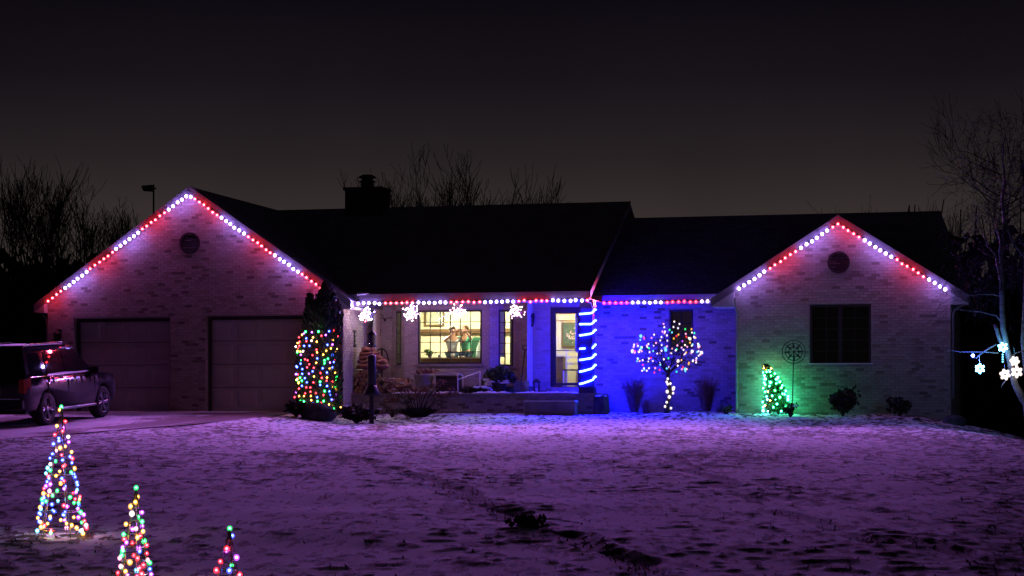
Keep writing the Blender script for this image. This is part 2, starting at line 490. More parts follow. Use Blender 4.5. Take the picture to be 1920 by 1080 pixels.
def snow_mat(name, grass1, grass2, thin=.0, streak=.85):
    m = bpy.data.materials.new(name); m.use_nodes = True
    nt = m.node_tree; b = nt.nodes['Principled BSDF']; b.inputs['Roughness'].default_value = .8; b.inputs['Specular IOR Level'].default_value = .15
    a = nt.nodes.new('ShaderNodeAttribute'); a.attribute_name = 'bare'
    tc = nt.nodes.new('ShaderNodeTexCoord')
    n1 = nt.nodes.new('ShaderNodeTexNoise'); n1.inputs['Scale'].default_value = 14; n1.inputs['Detail'].default_value = 8; n1.inputs['Roughness'].default_value = .7
    n2 = nt.nodes.new('ShaderNodeTexNoise'); n2.inputs['Scale'].default_value = 45; n2.inputs['Detail'].default_value = 4
    for n in (n1, n2): nt.links.new(tc.outputs['Object'], n.inputs['Vector'])
    n3 = nt.nodes.new('ShaderNodeTexNoise'); n3.inputs['Scale'].default_value = 1.0; n3.inputs['Detail'].default_value = 5; n3.inputs['Roughness'].default_value = .6
    mp = nt.nodes.new('ShaderNodeMapping'); mp.inputs['Scale'].default_value = (7.5, 2.1, 4.0)          # snow drifted thin in streaks
    nt.links.new(tc.outputs['Object'], mp.inputs[0]); nt.links.new(mp.outputs[0], n3.inputs['Vector'])
    st = nt.nodes.new('ShaderNodeMapRange'); st.inputs['From Min'].default_value = .50; st.inputs['From Max'].default_value = .66; st.inputs['To Max'].default_value = streak
    nt.links.new(n3.outputs['Fac'], st.inputs['Value'])
    sa = nt.nodes.new('ShaderNodeMath'); sa.operation = 'ADD'
    nt.links.new(a.outputs['Fac'], sa.inputs[0]); nt.links.new(st.outputs[0], sa.inputs[1])
    ad = nt.nodes.new('ShaderNodeMath'); ad.operation = 'MULTIPLY_ADD'; ad.inputs[1].default_value = 1.1
    nt.links.new(n1.outputs['Fac'], ad.inputs[0]); nt.links.new(sa.outputs[0], ad.inputs[2])
    mr = nt.nodes.new('ShaderNodeMapRange'); mr.interpolation_type = 'SMOOTHSTEP'
    mr.inputs['From Min'].default_value = .78 - thin; mr.inputs['From Max'].default_value = 1.12 - thin
    nt.links.new(ad.outputs[0], mr.inputs['Value'])
    g = nt.nodes.new('ShaderNodeMix'); g.data_type = 'RGBA'
    g.inputs[6].default_value = (*grass1, 1); g.inputs[7].default_value = (*grass2, 1)
    nt.links.new(n2.outputs['Fac'], g.inputs[0])
    sn = nt.nodes.new('ShaderNodeMix'); sn.data_type = 'RGBA'
    sn.inputs[6].default_value = (.60, .62, .68, 1); sn.inputs[7].default_value = (.84, .85, .88, 1)
    nt.links.new(n1.outputs['Fac'], sn.inputs[0])
    mx = nt.nodes.new('ShaderNodeMix'); mx.data_type = 'RGBA'
    nt.links.new(mr.outputs[0], mx.inputs[0]); nt.links.new(sn.outputs[2], mx.inputs[6]); nt.links.new(g.outputs[2], mx.inputs[7])
    nt.links.new(mx.outputs[2], b.inputs['Base Color'])
    bp = nt.nodes.new('ShaderNodeBump'); bp.inputs['Strength'].default_value = .55; bp.inputs['Distance'].default_value = .03
    nt.links.new(n2.outputs['Fac'], bp.inputs['Height']); nt.links.new(bp.outputs[0], b.inputs['Normal'])
    return m
me.materials.append(snow_mat('snowy_lawn', (.05, .048, .034), (.11, .09, .065), .06))
link('lawn', me, kind='structure')

# grass blades that stand out of the thin snow, more of them where the lawn is bare
def grass_blades():
    rg = np.random.RandomState(5)
    n = 260000
    y = 12.5 + (56 - 12.5) * rg.rand(n) ** 1.15
    x = (rg.rand(n) * 2 - 1) * (3 + .29 * y)
    z, b = lawn_shape(x, y)
    v = S * x + C * (y - DIST)
    keep = (rg.rand(n) < (.02 + .98 * b ** 2) * .35) & (drive_mask(x, y) < .3) & ((v < -.3))
    x, y, z = x[keep], y[keep], z[keep]
    n = len(x)
    a = rg.rand(n) * 6.283
    w = .007 + .010 * rg.rand(n); h = .008 + .026 * rg.rand(n) ** 1.8
    lx, ly = rg.normal(0, .03, n), rg.normal(0, .03, n)
    v0 = np.stack([x - w * np.cos(a), y - w * np.sin(a), z - .01], -1)
    v1 = np.stack([x + w * np.cos(a), y + w * np.sin(a), z - .01], -1)
    v2 = np.stack([x + lx, y + ly, z + h], -1)
    vs = np.stack([v0, v1, v2], 1).reshape(-1, 3)
    me = bpy.data.meshes.new('grass')
    me.vertices.add(3 * n); me.vertices.foreach_set('co', vs.astype(np.float32).ravel())
    me.loops.add(3 * n); me.polygons.add(n)
    me.loops.foreach_set('vertex_index', np.arange(3 * n, dtype=np.int32))
    me.polygons.foreach_set('loop_start', np.arange(0, 3 * n, 3, dtype=np.int32))
    me.update(calc_edges=True)
    me.materials.append(pm('winter_grass', (.030, .032, .014), (.06, .045, .022), 9, .9))
    o = link('grass', me, kind='stuff')
    tag(o, 'dark grass blades poking through the thin snow of the lawn', 'grass')
grass_blades()

# driveway: a sheet of its own over the lowered lawn
def driveway():
    tracks = [[march(*p) for p in t] for t in (
        [(215, 803), (330, 790), (430, 780), (520, 774)], [(330, 803), (420, 792), (510, 780), (560, 774)], [(0, 806), (60, 800), (120, 792)])]
    dx = np.concatenate([np.arange(-40, -16, 1.0), np.arange(-16, DE_X[-1] + .1, .12)])
    vs, fs, bare = [], [], []
    ncol = 90
    for x in dx:
        y0 = np.interp(x, DE_X, DE_Y) - .15
        y1 = DIST - x * S / C + (.45 if x > -13.0 else 0.0)
        for k in range(ncol):
            y = y0 + (y1 - y0) * k / (ncol - 1)
            vs.append((x, y))
    P = np.array(vs); X, Y = P[:, 0], P[:, 1]
    Z = ground(X, Y) + .004 * vnoise(X, Y, .5, 31) + .010
    bare = .22 + .2 * vnoise(X, Y, .6, 33) + .32 * vnoise(X, Y, .9, 34, 2.5)
    for i, t in enumerate(tracks):
        d = seg_dist(X + .1 * vnoise(X, Y, .7, 36), Y, t)
        bare = np.maximum(bare, (1.3 if i == 1 else 1.1) * smooth((.75, 1.0, .4)[i], (.25, .4, .1)[i], d))
    nc = len(dx)
    me = bpy.data.meshes.new('driveway')
    fs = [(i * ncol + k, (i + 1) * ncol + k, (i + 1) * ncol + k + 1, i * ncol + k + 1) for i in range(nc - 1) for k in range(ncol - 1)]
    me.from_pydata([tuple(p) for p in np.stack([X, Y, Z], -1)], [], fs)
    a = me.attributes.new('bare', 'FLOAT', 'POINT'); a.data.foreach_set('value', bare.astype(np.float32))
    me.polygons.foreach_set('use_smooth', [True] * len(me.polygons))
    me.materials.append(snow_mat('snow_dusted_concrete', (.16, .13, .125), (.22, .18, .17), .02, .2))
    link('driveway', me, kind='structure')
driveway()

# ------------------------------------------------------------------ the house
house = thing('brick_house', 'long single-storey brick house with two lit gables, a front porch and a double garage', 'house', (0, DIST, 0), -TH)

ALL_BRICKS = []          # (wall object, frame, rectangle)
def frame(o, d):
    """wall frame: origin o (u, v), direction along the wall d; outward normal to the right hand of d"""
    d = Vector((d[0], d[1], 0)).normalized()
    n = Vector((d.y, -d.x, 0))
    return Vector((o[0], o[1], 0)), d, n

def wall(o, d, length, zbot, top, openings, name='wall', bricks=True, whiten=0.0, zbrick=None, course=.0765, bw=.2032, depth=.12, label=None):
    """brick wall. top(s) gives the height over the distance s (piecewise linear between its knots); openings (s0, z0, s1, z1)"""
    fo, fd, fn = frame(o, d)
    knots, tz = top
    def iv(z):
        """parts of the wall's width that exist at height z"""
        segs, cur = [], None
        ss = [0.0, length] + [k for k in knots if 0 < k < length]
        for (a, b) in zip(knots[:-1], knots[1:]):
            za, zb = np.interp(a, knots, tz), np.interp(b, knots, tz)
            if za < z and zb < z: continue
            lo, hi = a, b
            if za < z: lo = a + (b - a) * (z - za) / (zb - za)
            if zb < z: hi = a + (b - a) * (z - za) / (zb - za)
            if segs and abs(segs[-1][1] - lo) < 1e-6: segs[-1] = (segs[-1][0], hi)
            else: segs.append((lo, hi))
        return segs
    def cut(segs, z0, z1):
        for (a, za, b, zb) in openings:
            if zb > z0 + 1e-6 and za < z1 - 1e-6:
                out = []
                for s, e in segs:
                    if b <= s or a >= e: out.append((s, e)); continue
                    if a > s: out.append((s, a))
                    if b < e: out.append((b, e))
                segs = out
        return segs
    def P(s, z, off=0.0): return fo + fd * s + fn * off + Vector((0, 0, z))
    mb = MB()
    levels = sorted(set([zbot] + [x for q in openings for x in (q[1], q[3])] + list(tz)))
    levels = [z for z in levels if z >= zbot]
    for z0, z1 in zip(levels[:-1], levels[1:]):
        n = max(1, int(math.ceil((z1 - z0) / 6)))
        b0, b1 = cut(iv(z0 + 1e-4), z0, z1), cut(iv(z1 - 1e-4), z0, z1)
        if len(b0) != len(b1): continue
        for (s0, e0), (s1, e1) in zip(b0, b1):
            mb.add([P(s0, z0), P(e0, z0), P(e1, z1), P(s1, z1)], [(0, 1, 2, 3)])
    for (a, za, b, zb) in openings:                       # reveals
        mb.add([P(a, za), P(b, za), P(b, zb), P(a, zb), P(a, za, -depth), P(b, za, -depth), P(b, zb, -depth), P(a, zb, -depth)],
               [(0, 1, 5, 4), (1, 2, 6, 5), (2, 3, 7, 6), (3, 0, 4, 7)])
    w = mb.build(name, M_mortar, house, recalc=False)
    if label: w['label'] = label
    if not bricks: return w
    zb0 = zbot if zbrick is None else zbrick
    j = .010
    row = 0
    z = zb0
    zmax = max(tz)
    while z + course <= zmax + course:
        z0, z1 = z + j / 2, z + course - j / 2
        segs = cut(iv(z1), z0, z1) if z1 < zmax else []
        for s, e in segs:
            if e - s < .05: continue
            k = math.floor((s - (.5 * bw if row % 2 else 0)) / bw)
            x = k * bw + (.5 * bw if row % 2 else 0)
            while x < e:
                a, b = max(x + j / 2, s + .002), min(x + bw - j / 2, e - .002)
                if b - a > .03: ALL_BRICKS.append((w, fo, fd, fn, a, b, z0, z1, whiten))
                x += bw
        z += course; row += 1
    return w

def finish_bricks():
    """the 300 bricks nearest the camera are parts of their own, the others one part per wall"""
    rg = random.Random(3)
    rec = []
    for w, fo, fd, fn, a, b, z0, z1, wh in ALL_BRICKS:
        p = fo + fd * ((a + b) / 2)
        wp = to_world(p.x, p.y, (z0 + z1) / 2)
        sh = rg.random()
        sh = .80 * sh if sh < .91 else sh
        sh = sh * (1 - wh)
        if wp.z > gz(wp.x, wp.y) and w.name == FRONT_WALL.name and abs(b - a) > .15: d = (wp - Vector((0, 0, ZC))).length
        else: d = 1e9
        rec.append((d, w, fo, fd, fn, a, b, z0, z1, sh, rg.uniform(.005, .014)))
    rec.sort(key=lambda r: r[0])
    variants = []
    for i in range(24):
        sh = [.05, .12, .2, .28, .35, .42, .5, .56, .62, .7, .8, .84, .88, .92, .95, 1.0, .3, .15, .45, .25, .52, .38, .6, .1][i]
        e = .06
        mb = MB()
        mb.add([(0, 0, 0), (1, 0, 0), (1, 0, 1), (0, 0, 1), (.03, -1, .08), (.97, -1, .08 + rg.uniform(-.03, .03)), (.97, -1, .92), (.03, -1, .92 + rg.uniform(-.03, .03))],
               [(4, 5, 6, 7), (0, 1, 5, 4), (1, 2, 6, 5), (2, 3, 7, 6), (3, 0, 4, 7)])
        me = bpy.data.meshes.new('brick'); me.from_pydata(mb.v, [], mb.f); me.materials.append(M_brick)
        at = me.attributes.new('shade', 'FLOAT', 'POINT'); at.data.foreach_set('value', [sh] * 8)
        variants.append((sh, me))
    for r in rec[:300]:
        d, w, fo, fd, fn, a, b, z0, z1, sh, pr = r
        me = min(variants, key=lambda q: abs(q[0] - sh) + rg.random() * .08)[1]
        o = link('brick', me, w)
        p = fo + fd * a
        o.location = (p.x, p.y, z0)
        o.rotation_euler = (0, 0, math.atan2(fd.y, fd.x))
        o.scale = (b - a, pr, z1 - z0)
    by = {}
    for r in rec[300:]: by.setdefault(r[1].name, []).append(r)
    for k, rs in by.items():
        V, Fc, sh_ = [], [], []
        for d, w, fo, fd, fn, a, b, z0, z1, sh, pr in rs:
            q = len(V)
            for off, e in ((0.0, 0.0), (pr, .004)):
                for s, z in ((a + e, z0 + e), (b - e, z0 + e), (b - e, z1 - e), (a + e, z1 - e)):
                    p = fo + fd * s + fn * off
                    V.append((p.x, p.y, z))
            Fc += [(q + 4, q + 5, q + 6, q + 7), (q, q + 1, q + 5, q + 4), (q + 1, q + 2, q + 6, q + 5), (q + 2, q + 3, q + 7, q + 6), (q + 3, q, q + 4, q + 7)]
            sh_ += [sh] * 8
        me = bpy.data.meshes.new('brickwork'); me.from_pydata(V, [], Fc); me.materials.append(M_brick)
        at = me.attributes.new('shade', 'FLOAT', 'POINT'); at.data.foreach_set('value', sh_)
        link('brickwork', me, rs[0][1], kind='stuff')

GU, GS, GPZ, GHALF = -9.13, .683, 6.22, 4.70           # garage gable: ridge u, slope, ridge height, half width of the roof
RU, RS, RPZ, RHALF = 8.55, .640, 5.10, 3.32            # right gable
GL, GR = -13.52, -4.74                                  # garage walls
RL, RR = 5.84, 11.40                                    # right wing walls
VP, VB, VE, VW = 2.6, 2.0, .4, 2.2                      # porch wall, bay front, main eave, wing eave
VR = .9                                                 # right gable wall
RIDGE_V, RIDGE_Z, WRIDGE_Z = 6.2, 6.17, 5.68
U_RAKE = 2.02
DECK_Z, FLOOR_Z = .50, .70

# garage front with its two doors
g_open = [(-12.72 - GL, -.4, -9.80 - GL, 2.62), (-8.74 - GL, -.4, -5.80 - GL, 2.64)]
zt = lambda u: GPZ - .14 - GS * abs(u - GU)
wall((GL, 0), (1, 0), GR - GL, -.4, ([0, GU - GL, GR - GL], [zt(GL), zt(GU), zt(GR)]), g_open, zbrick=-.40, whiten=.0, depth=.34)
wall((GR, 0), (0, 1), VP, -.3, ([0, VP], [3.04, 3.04]), [], zbrick=.03, whiten=.45)                     # side of the garage towards the porch
wall((GL, 6.2), (0, -1), 6.2, -.3, ([0, 6.2], [3.0, 3.0]), [], bricks=False)
# porch back wall, with the bay and the door cut out
uA, uB, uC, uD = -4.16, -3.60, -1.14, -.46
p_open = [(uA - GR, DECK_Z, uD - GR, 3.035), (.46 - GR, FLOOR_Z - .02, 1.38 - GR, 2.90)]
wall((GR, VP), (1, 0), 1.75 - GR, -.3, ([0, 1.75 - GR], [3.04, 3.04]), p_open, zbrick=DECK_Z, whiten=.35)
# the three faces of the bay
def bay_face(a, b, s0, s1, z0, z1):
    L = (Vector(b) - Vector(a)).length
    return wall(a, (b[0] - a[0], b[1] - a[1]), L, DECK_Z, ([0, L], [3.03, 3.03]), [(s0, z0, s1, z1)], zbrick=DECK_Z, whiten=.4, depth=.10)
WZ0, WZ1 = 1.33, 2.83
bay_face((uA, VP), (uB, VB), .28, .62, WZ0 - .02, WZ1)
bay_face((uB, VB), (uC, VB), -3.21 - uB, -1.36 - uB, WZ0, WZ1)
Lr = math.hypot(uD - uC, VP - VB)
bay_face((uC, VB), (uD, VP), .28, .74, WZ0 - .06, WZ1)
# wing wall with the small window
w_open = [(3.80 - 1.75, 1.72, 4.46 - 1.75, 2.80)]
wall((1.75, VP), (1, 0), RL - 1.75 + .3, -.3, ([0, RL - 1.75 + .3], [3.02, 3.02]), w_open, zbrick=-.06, whiten=-.12)
# right gable
zr = lambda u: RPZ - .14 - RS * abs(u - RU)
r_open = [(7.80 - RL, 1.24, 9.38 - RL, 2.80)]
FRONT_WALL = wall((RL, VR), (1, 0), RR - RL, -.7, ([0, RU - RL, RR - RL], [zr(RL), zr(RU), zr(RR)]), r_open, zbrick=-.70, whiten=.05)
wall((RR, VR), (0, 1), 9.0, -1.6, ([0, 9], [2.98, 2.98]), [], zbrick=-1.0, whiten=.05)
wall((RL, 2.7), (0, -1), 1.8, -.5, ([0, 1.8], [2.98, 2.98]), [], bricks=False)
# far walls that close the block
wall((GL, 10), (0, -1), 3.8, -.3, ([0, 3.8], [3.0, 3.0]), [], bricks=False)
wall((RR, 9.9), (-1, 0), RR - GL, -1.6, ([0, RR - GL], [3.0, 3.0]), [], bricks=False)
# gable end of the taller middle roof, above the wing roof
wall((U_RAKE - .3, VE + .4), (0, 1), 11.0, 2.6, ([0, RIDGE_V - VE - .4, 11.0], [3.2, RIDGE_Z - .16, 3.2]), [], bricks=False)

# roofs
def slab(mb, a, b, c, d, th, m=0):
    """roof slab: corners of the upper face (counter-clockwise from above) and its thickness downward"""
    top = [Vector(p) for p in (a, b, c, d)]
    lo = [p - Vector((0, 0, th)) for p in top]
    mb.add(top + lo, [(0, 1, 2, 3), (7, 6, 5, 4), (0, 4, 5, 1), (1, 5, 6, 2), (2, 6, 7, 3), (3, 7, 4, 0)], m)

def roof(build, tilt=None, name='roof'):
    mb = MB(); build(mb)
    return mb.build(name, M_roof, house)
EZ = 3.20
def r_main(mb):
    slab(mb, (GU, VE, EZ), (U_RAKE, VE, EZ), (U_RAKE, RIDGE_V, RIDGE_Z), (GU, RIDGE_V, RIDGE_Z), .13)
    slab(mb, (GU, RIDGE_V, RIDGE_Z), (U_RAKE, RIDGE_V, RIDGE_Z), (U_RAKE, 12.0, EZ), (GU, 12.0, EZ), .13)
roof_main = roof(r_main)
def r_garage(mb):
    e = GPZ - GS * GHALF
    slab(mb, (GU - GHALF, -.22, e), (GU, -.22, GPZ), (GU, 10.2, GPZ), (GU - GHALF, 10.2, e), .13)
    slab(mb, (GU, -.22, GPZ), (GU + GHALF, -.22, e), (GU + GHALF, 6.2, e), (GU, 6.2, GPZ), .13)
roof(r_garage)
def r_wing(mb):
    slab(mb, (U_RAKE - .4, VW, EZ - .02), (11.9, VW, EZ - .02), (10.95, RIDGE_V, WRIDGE_Z), (U_RAKE - .4, RIDGE_V, WRIDGE_Z), .13)
    slab(mb, (11.9, VW, EZ - .02), (11.9, 10.2, EZ - .02), (10.95, RIDGE_V + .01, WRIDGE_Z), (10.95, RIDGE_V, WRIDGE_Z), .13)
    slab(mb, (U_RAKE - .4, RIDGE_V, WRIDGE_Z), (10.95, RIDGE_V, WRIDGE_Z), (11.9, 10.2, EZ - .02), (U_RAKE - .4, 10.2, EZ - .02), .13)
roof(r_wing)
def r_right(mb):
    e = RPZ - RS * RHALF
    slab(mb, (RU - RHALF, VR - .22, e), (RU, VR - .22, RPZ), (RU, 5.3, RPZ), (RU - RHALF, 3.2, e), .13)
    slab(mb, (RU, VR - .22, RPZ), (RU + RHALF, VR - .22, e), (RU + RHALF, 10.2, e), (RU, 5.3, RPZ), .13)
roof(r_right)
# chimney and its cap
cu0, cu1 = -6.58, -5.45
mb = MB(); mb.box((cu0, 5.6, 5.2), (cu1, 6.5, 6.66)); mb.box((cu0 - .05, 5.55, 6.66), (cu1 + .05, 6.55, 6.74))
mb.build('chimney', pm('soot_brick', (.05, .035, .035), (.03, .02, .02), 9, .9, .4, 20), roof_main)
mb = MB()
mb.lathe([(.20, 6.74), (.20, 6.98), (.17, 6.98), (.17, 7.06)], 14, c=(-6.02, 6.05, 0)); mb.lathe([(.27, 7.06), (.27, 7.09), (.16, 7.15)], 14, c=(-6.02, 6.05, 0)); mb.lathe([(.25, 6.93), (.25, 6.96)], 14, c=(-6.02, 6.05, 0))
mb.build('flue_cap', M_blackmetal, roof_main)
mb = MB(); mb.lathe([(.04, 0), (.04, .5)], 8, c=(-3.2, 7.4, 5.5)); mb.build('vent_pipe', M_blackmetal, roof_main)

# fascia boards, soffits, gutters
def rake(u0, z0, u1, z1, v, w=.21, t=.03):
    """board along a gable edge: from its upper line down by w"""
    mb = MB(); mb.prism([(u0, z0 + .012), (u1, z1 + .012), (u1, z1 - w), (u0, z0 - w)], 1, v - t, v - .002)
    return mb.build('fascia', M_fascia, house)
def rake_soffit(u0, z0, u1, z1, v0, v1):
    mb = MB(); mb.prism([(u0, z0 - .135), (u1, z1 - .135), (u1, z1 - .155), (u0, z0 - .155)], 1, v0, v1)
    return mb.build('soffit', M_soffit, house)
ge = GPZ - GS * GHALF
rake(GU - GHALF, ge, GU, GPZ, -.22); rake(GU, GPZ, GU + GHALF, ge, -.22)
rake_soffit(GU - GHALF, ge, GU, GPZ, -.218, -.004); rake_soffit(GU, GPZ, GU + GHALF, ge, -.218, -.004)
re_ = RPZ - RS * RHALF
rake(RU - RHALF, re_, RU, RPZ, VR - .22); rake(RU, RPZ, RU + RHALF, re_, VR - .22)
rake_soffit(RU - RHALF, re_, RU, RPZ, VR - .218, VR - .004); rake_soffit(RU, RPZ, RU + RHALF, re_, VR - .218, VR - .004)
mb = MB(); mb.box((GR + .35, VE - .03, 2.995), (U_RAKE, VE - .002, EZ + .01)); mb.build('fascia', M_fascia, house)
mb = MB(); mb.box((U_RAKE + .0, VW - .03, 2.935), (RU - RHALF + .2, VW - .002, EZ - .01)); mb.build('fascia', M_fascia, house)
mb = MB(); mb.prism([(VE, EZ + .012), (RIDGE_V, RIDGE_Z + .012), (RIDGE_V, RIDGE_Z - .17), (VE, EZ - .17)], 0, U_RAKE + .002, U_RAKE + .03); mb.build('fascia', M_fascia, house)
mb = MB(); mb.box((GR + .02, VE, 3.0), (U_RAKE - .02, VP - .003, 3.02)); mb.build('soffit', M_soffit, house)
mb = MB(); mb.box((U_RAKE - .02, VW, 2.99), (RL, VP - .003, 3.01)); mb.build('soffit', M_soffit, house)
# boxed eave ends of the gables
for u0, u1, v0, zz in ((GU - GHALF, GL - .002, -.215, ge), (GR + .002, GU + GHALF, -.215, ge), (RR + .002, RU + RHALF, VR - .215, re_), (RU - RHALF, RL - .002, VR - .215, re_)):
    mb = MB()
    if u0 < (GU if v0 < 0 else RU): mb.prism([(u0 + .02, zz - .22), (u1, zz - .22), (u1, zz + (u1 - u0) * .64 - .16), (u0 + .02, zz - .16)], 1, v0, v0 + 1.2)
    else: mb.prism([(u0, zz - .22), (u1 - .02, zz - .22), (u1 - .02, zz - .16), (u0, zz + (u1 - u0) * .64 - .16)], 1, v0, v0 + 1.2)
    mb.build('eave_box', M_soffit, house)
# downspouts
def spout(pts, r=.035):
    mb = MB(); mb.tube(pts, r, 6); return mb.build('downspout', M_fascia, house)
spout([(GU - GHALF - .02, .15, 2.94), (GU - GHALF + .02, .15, 2.84), (GL - .10, .12, 2.62), (GL - .06, .10, 2.4), (GL - .06, .10, .1)])
spout([(RU + RHALF + .02, VR + .1, 2.92), (RU + RHALF - .02, VR + .1, 2.84), (RR + .1, VR + .08, 2.62), (RR + .06, VR + .06, 2.5), (RR + .06, VR + .06, .35)])
spout([(RL + .02, VR - .19, 3.0), (RL + .02, VR - .14, 2.8), (RL + .05, VR - .05, 2.62), (RL + .05, VR - .05, .05)], .028)
# leaf of snow left on the eave beside the garage
mb = MB(); mb.ico((GR + .42, VE + .02, EZ + .02), .09, 2, sc=(2.4, 1.2, .5), jit=.2); mb.build('snow_patch', M_snow, house, True)

# garage doors, sectional, each panel raised
def garage_door(u0, u1, z1, label):
    vd = .30
    d = link('garage_door', None, house) if False else None
    mb = MB(); mb.box((u0 + .02, vd, -.3), (u1 - .02, vd + .05, z1 - .02))
    d = mb.build('garage_door', M_door, house); d['label'] = label
    rows, cols = 4, 4
    zb = .03
    hh = (z1 - .04 - zb) / rows; ww = (u1 - u0 - .08) / cols
    pmb = MB(); e = .018
    a, b = ww / 2 - .07, hh / 2 - .08
    pmb.add([(-a, 0, -b), (a, 0, -b), (a, 0, b), (-a, 0, b), (-a + .05, -e, -b + .05), (a - .05, -e, -b + .05), (a - .05, -e, b - .05), (-a + .05, -e, b - .05)],
            [(4, 5, 6, 7), (0, 1, 5, 4), (1, 2, 6, 5), (2, 3, 7, 6), (3, 0, 4, 7)])
    pme = bpy.data.meshes.new('panel'); pme.from_pydata(pmb.v, [], pmb.f); pme.materials.append(M_door)
    for r in range(rows):
        for c in range(cols):
            link('panel', pme, d, (u0 + .04 + (c + .5) * ww, vd - .001, zb + (r + .5) * hh))
        if r:
            s = MB(); s.box((u0 + .03, vd - .006, zb + r * hh - .008), (u1 - .03, vd - .001, zb + r * hh + .008)); s.build('section_joint', M_trim, d)
    t = MB(); t.box((u0 - .0, vd - .12, z1 - .10), (u1 + .0, vd - .002, z1 - .002)); t.box((u0 + .002, vd - .12, -.3), (u0 + .07, vd - .003, z1 - .101)); t.box((u1 - .07, vd - .12, -.3), (u1 - .002, vd - .003, z1 - .101))
    t.build('door_frame', M_trim, d)
    l = MB(); l.box((u0 - .02, -.03, z1 + .002), (u1 + .02, -.0, z1 + .03)); l.build('lintel_edge', M_fascia, d)
garage_door(-12.72, -9.80, 2.62, 'garage door behind the parked car')
garage_door(-8.74, -5.80, 2.64, 'garage door beside the lit evergreen')

# round gable vents with louvres
def gable_vent(u, z, v, r):
    mb = MB(); mb.lathe([(r * .80, -.05), (r, -.05), (r, .02), (r * .80, .02), (r * .80, -.05)], 28, axis=1, cap=False)
    o = mb.build('gable_vent', M_trim, house, loc=(u, v - .015, z))
    b = MB(); b.lathe([(r * .82, 0), (r * .82, .01)], 24, axis=1); b.build('vent_back', M_darkroom, o, loc=(0, .005, 0))
    for k in range(-4, 5):
        zz = k * r * .17; w = math.sqrt(max(0, (r * .8) ** 2 - zz * zz))
        s = MB(); s.add([(-w, -.035, zz - .02), (w, -.035, zz - .02), (w, .0, zz + .02), (-w, .0, zz + .02)], [(0, 1, 2, 3)])
        s.build('slat', M_trim, o)
gable_vent(-9.2, 4.67, 0, .30)
gable_vent(8.55, 3.89, VR, .29)

# windows -------------------------------------------------------------
def window(fr, s0, z0, s1, z1, ncol, nrow, pane, mats=M_trim, mull=(), back=-.05, sill=True, bar=.018, fw=.05, snow=False, name='window'):
    """window in a wall frame; bars make the panes"""
    fo, fd, fn = fr
    def P(s, off, z): return fo + fd * s + fn * off + Vector((0, 0, z))
    def box(mb, a, b, o0, o1, za, zb):
        vs = [P(a, o0, za), P(b, o0, za), P(b, o1, za), P(a, o1, za), P(a, o0, zb), P(b, o0, zb), P(b, o1, zb), P(a, o1, zb)]
        mb.add(vs, [(0, 3, 2, 1), (4, 5, 6, 7), (0, 1, 5, 4), (1, 2, 6, 5), (2, 3, 7, 6), (3, 0, 4, 7)])
    mb = MB()
    box(mb, s0 + .001, s0 + fw, back - .06, back + .05, z0 + .001, z1 - .001); box(mb, s1 - fw, s1 - .001, back - .06, back + .05, z0 + .001, z1 - .001)
    box(mb, s0 + fw, s1 - fw, back - .06, back + .05, z0 + .001, z0 + fw); box(mb, s0 + fw, s1 - fw, back - .06, back + .05, z1 - fw, z1 - .001)
    w = mb.build(name, mats, house)
    ws, wz = (s1 - s0 - 2 * fw) / ncol, (z1 - z0 - 2 * fw) / nrow
    for c in range(1, ncol):
        m_ = MB(); s = s0 + fw + c * ws; t = .05 if c in mull else bar / 2
        box(m_, s - t, s + t, back - .03, back + (.035 if c in mull else .015), z0 + fw, z1 - fw); m_.build('mullion' if c in mull else 'glazing_bar', mats, w)
    for r in range(1, nrow):
        m_ = MB(); z = z0 + fw + r * wz
        box(m_, s0 + fw, s1 - fw, back - .028, back + .012, z - bar / 2, z + bar / 2); m_.build('glazing_bar', mats, w)
    for c in range(ncol):
        for r in range(nrow):
            m_ = MB()
            a, b = s0 + fw + c * ws + bar / 2, s0 + fw + (c + 1) * ws - bar / 2
            za, zb = z0 + fw + r * wz + bar / 2, z0 + fw + (r + 1) * wz - bar / 2
            m_.add([P(a, back - .01, za), P(b, back - .01, za), P(b, back - .01, zb), P(a, back - .01, zb)], [(0, 1, 2, 3)])
            m_.build('pane', pane, w, recalc=False)
    if sill:
        m_ = MB(); box(m_, s0 - .06, s1 + .06, -.002, .06, z0 - .07, z0 - .002); m_.build('sill', M_fascia, w)
        if snow:
            m_ = MB(); box(m_, s0 - .03, s1 + .05, .0, .055, z0 - .0015, z0 + .025); m_.build('sill_snow', M_snow, w)
    return w
fA = frame((uA, VP), (uB - uA, VB - VP)); fBc = frame((uB, VB), (1, 0)); fD = frame((uC, VB), (uD - uC, VP - VB))
window(fBc, -3.21 - uB, WZ0, -1.36 - uB, WZ1, 6, 5, M_pane)
window(fD, .28, WZ0 - .06, .74, WZ1, 2, 5, M_pane)
window(fA, .28, WZ0 - .02, .62, WZ1, 2, 5, M_pane)
window(frame((1.75, VP), (1, 0)), *w_open[0], 2, 3, M_panedark, sill=False)
window(frame((RL, VR), (1, 0)), *r_open[0], 4, 5, M_panedark, mull=(2,), snow=True, fw=.06, bar=.012)
for (u0, u1, v, z0, z1, bm_) in ((3.7, 4.6, VP + .14, 1.6, 2.9, M_soffit), (7.6, 9.6, VR + .6, 1.1, 2.9, M_darkroom)):      # pale wing blind; near-black sheet stands in for the gable room's darkness
    mb = MB(); mb.box((u0, v, z0), (u1, v + .02, z1)); mb.build('window_backing', bm_, house)

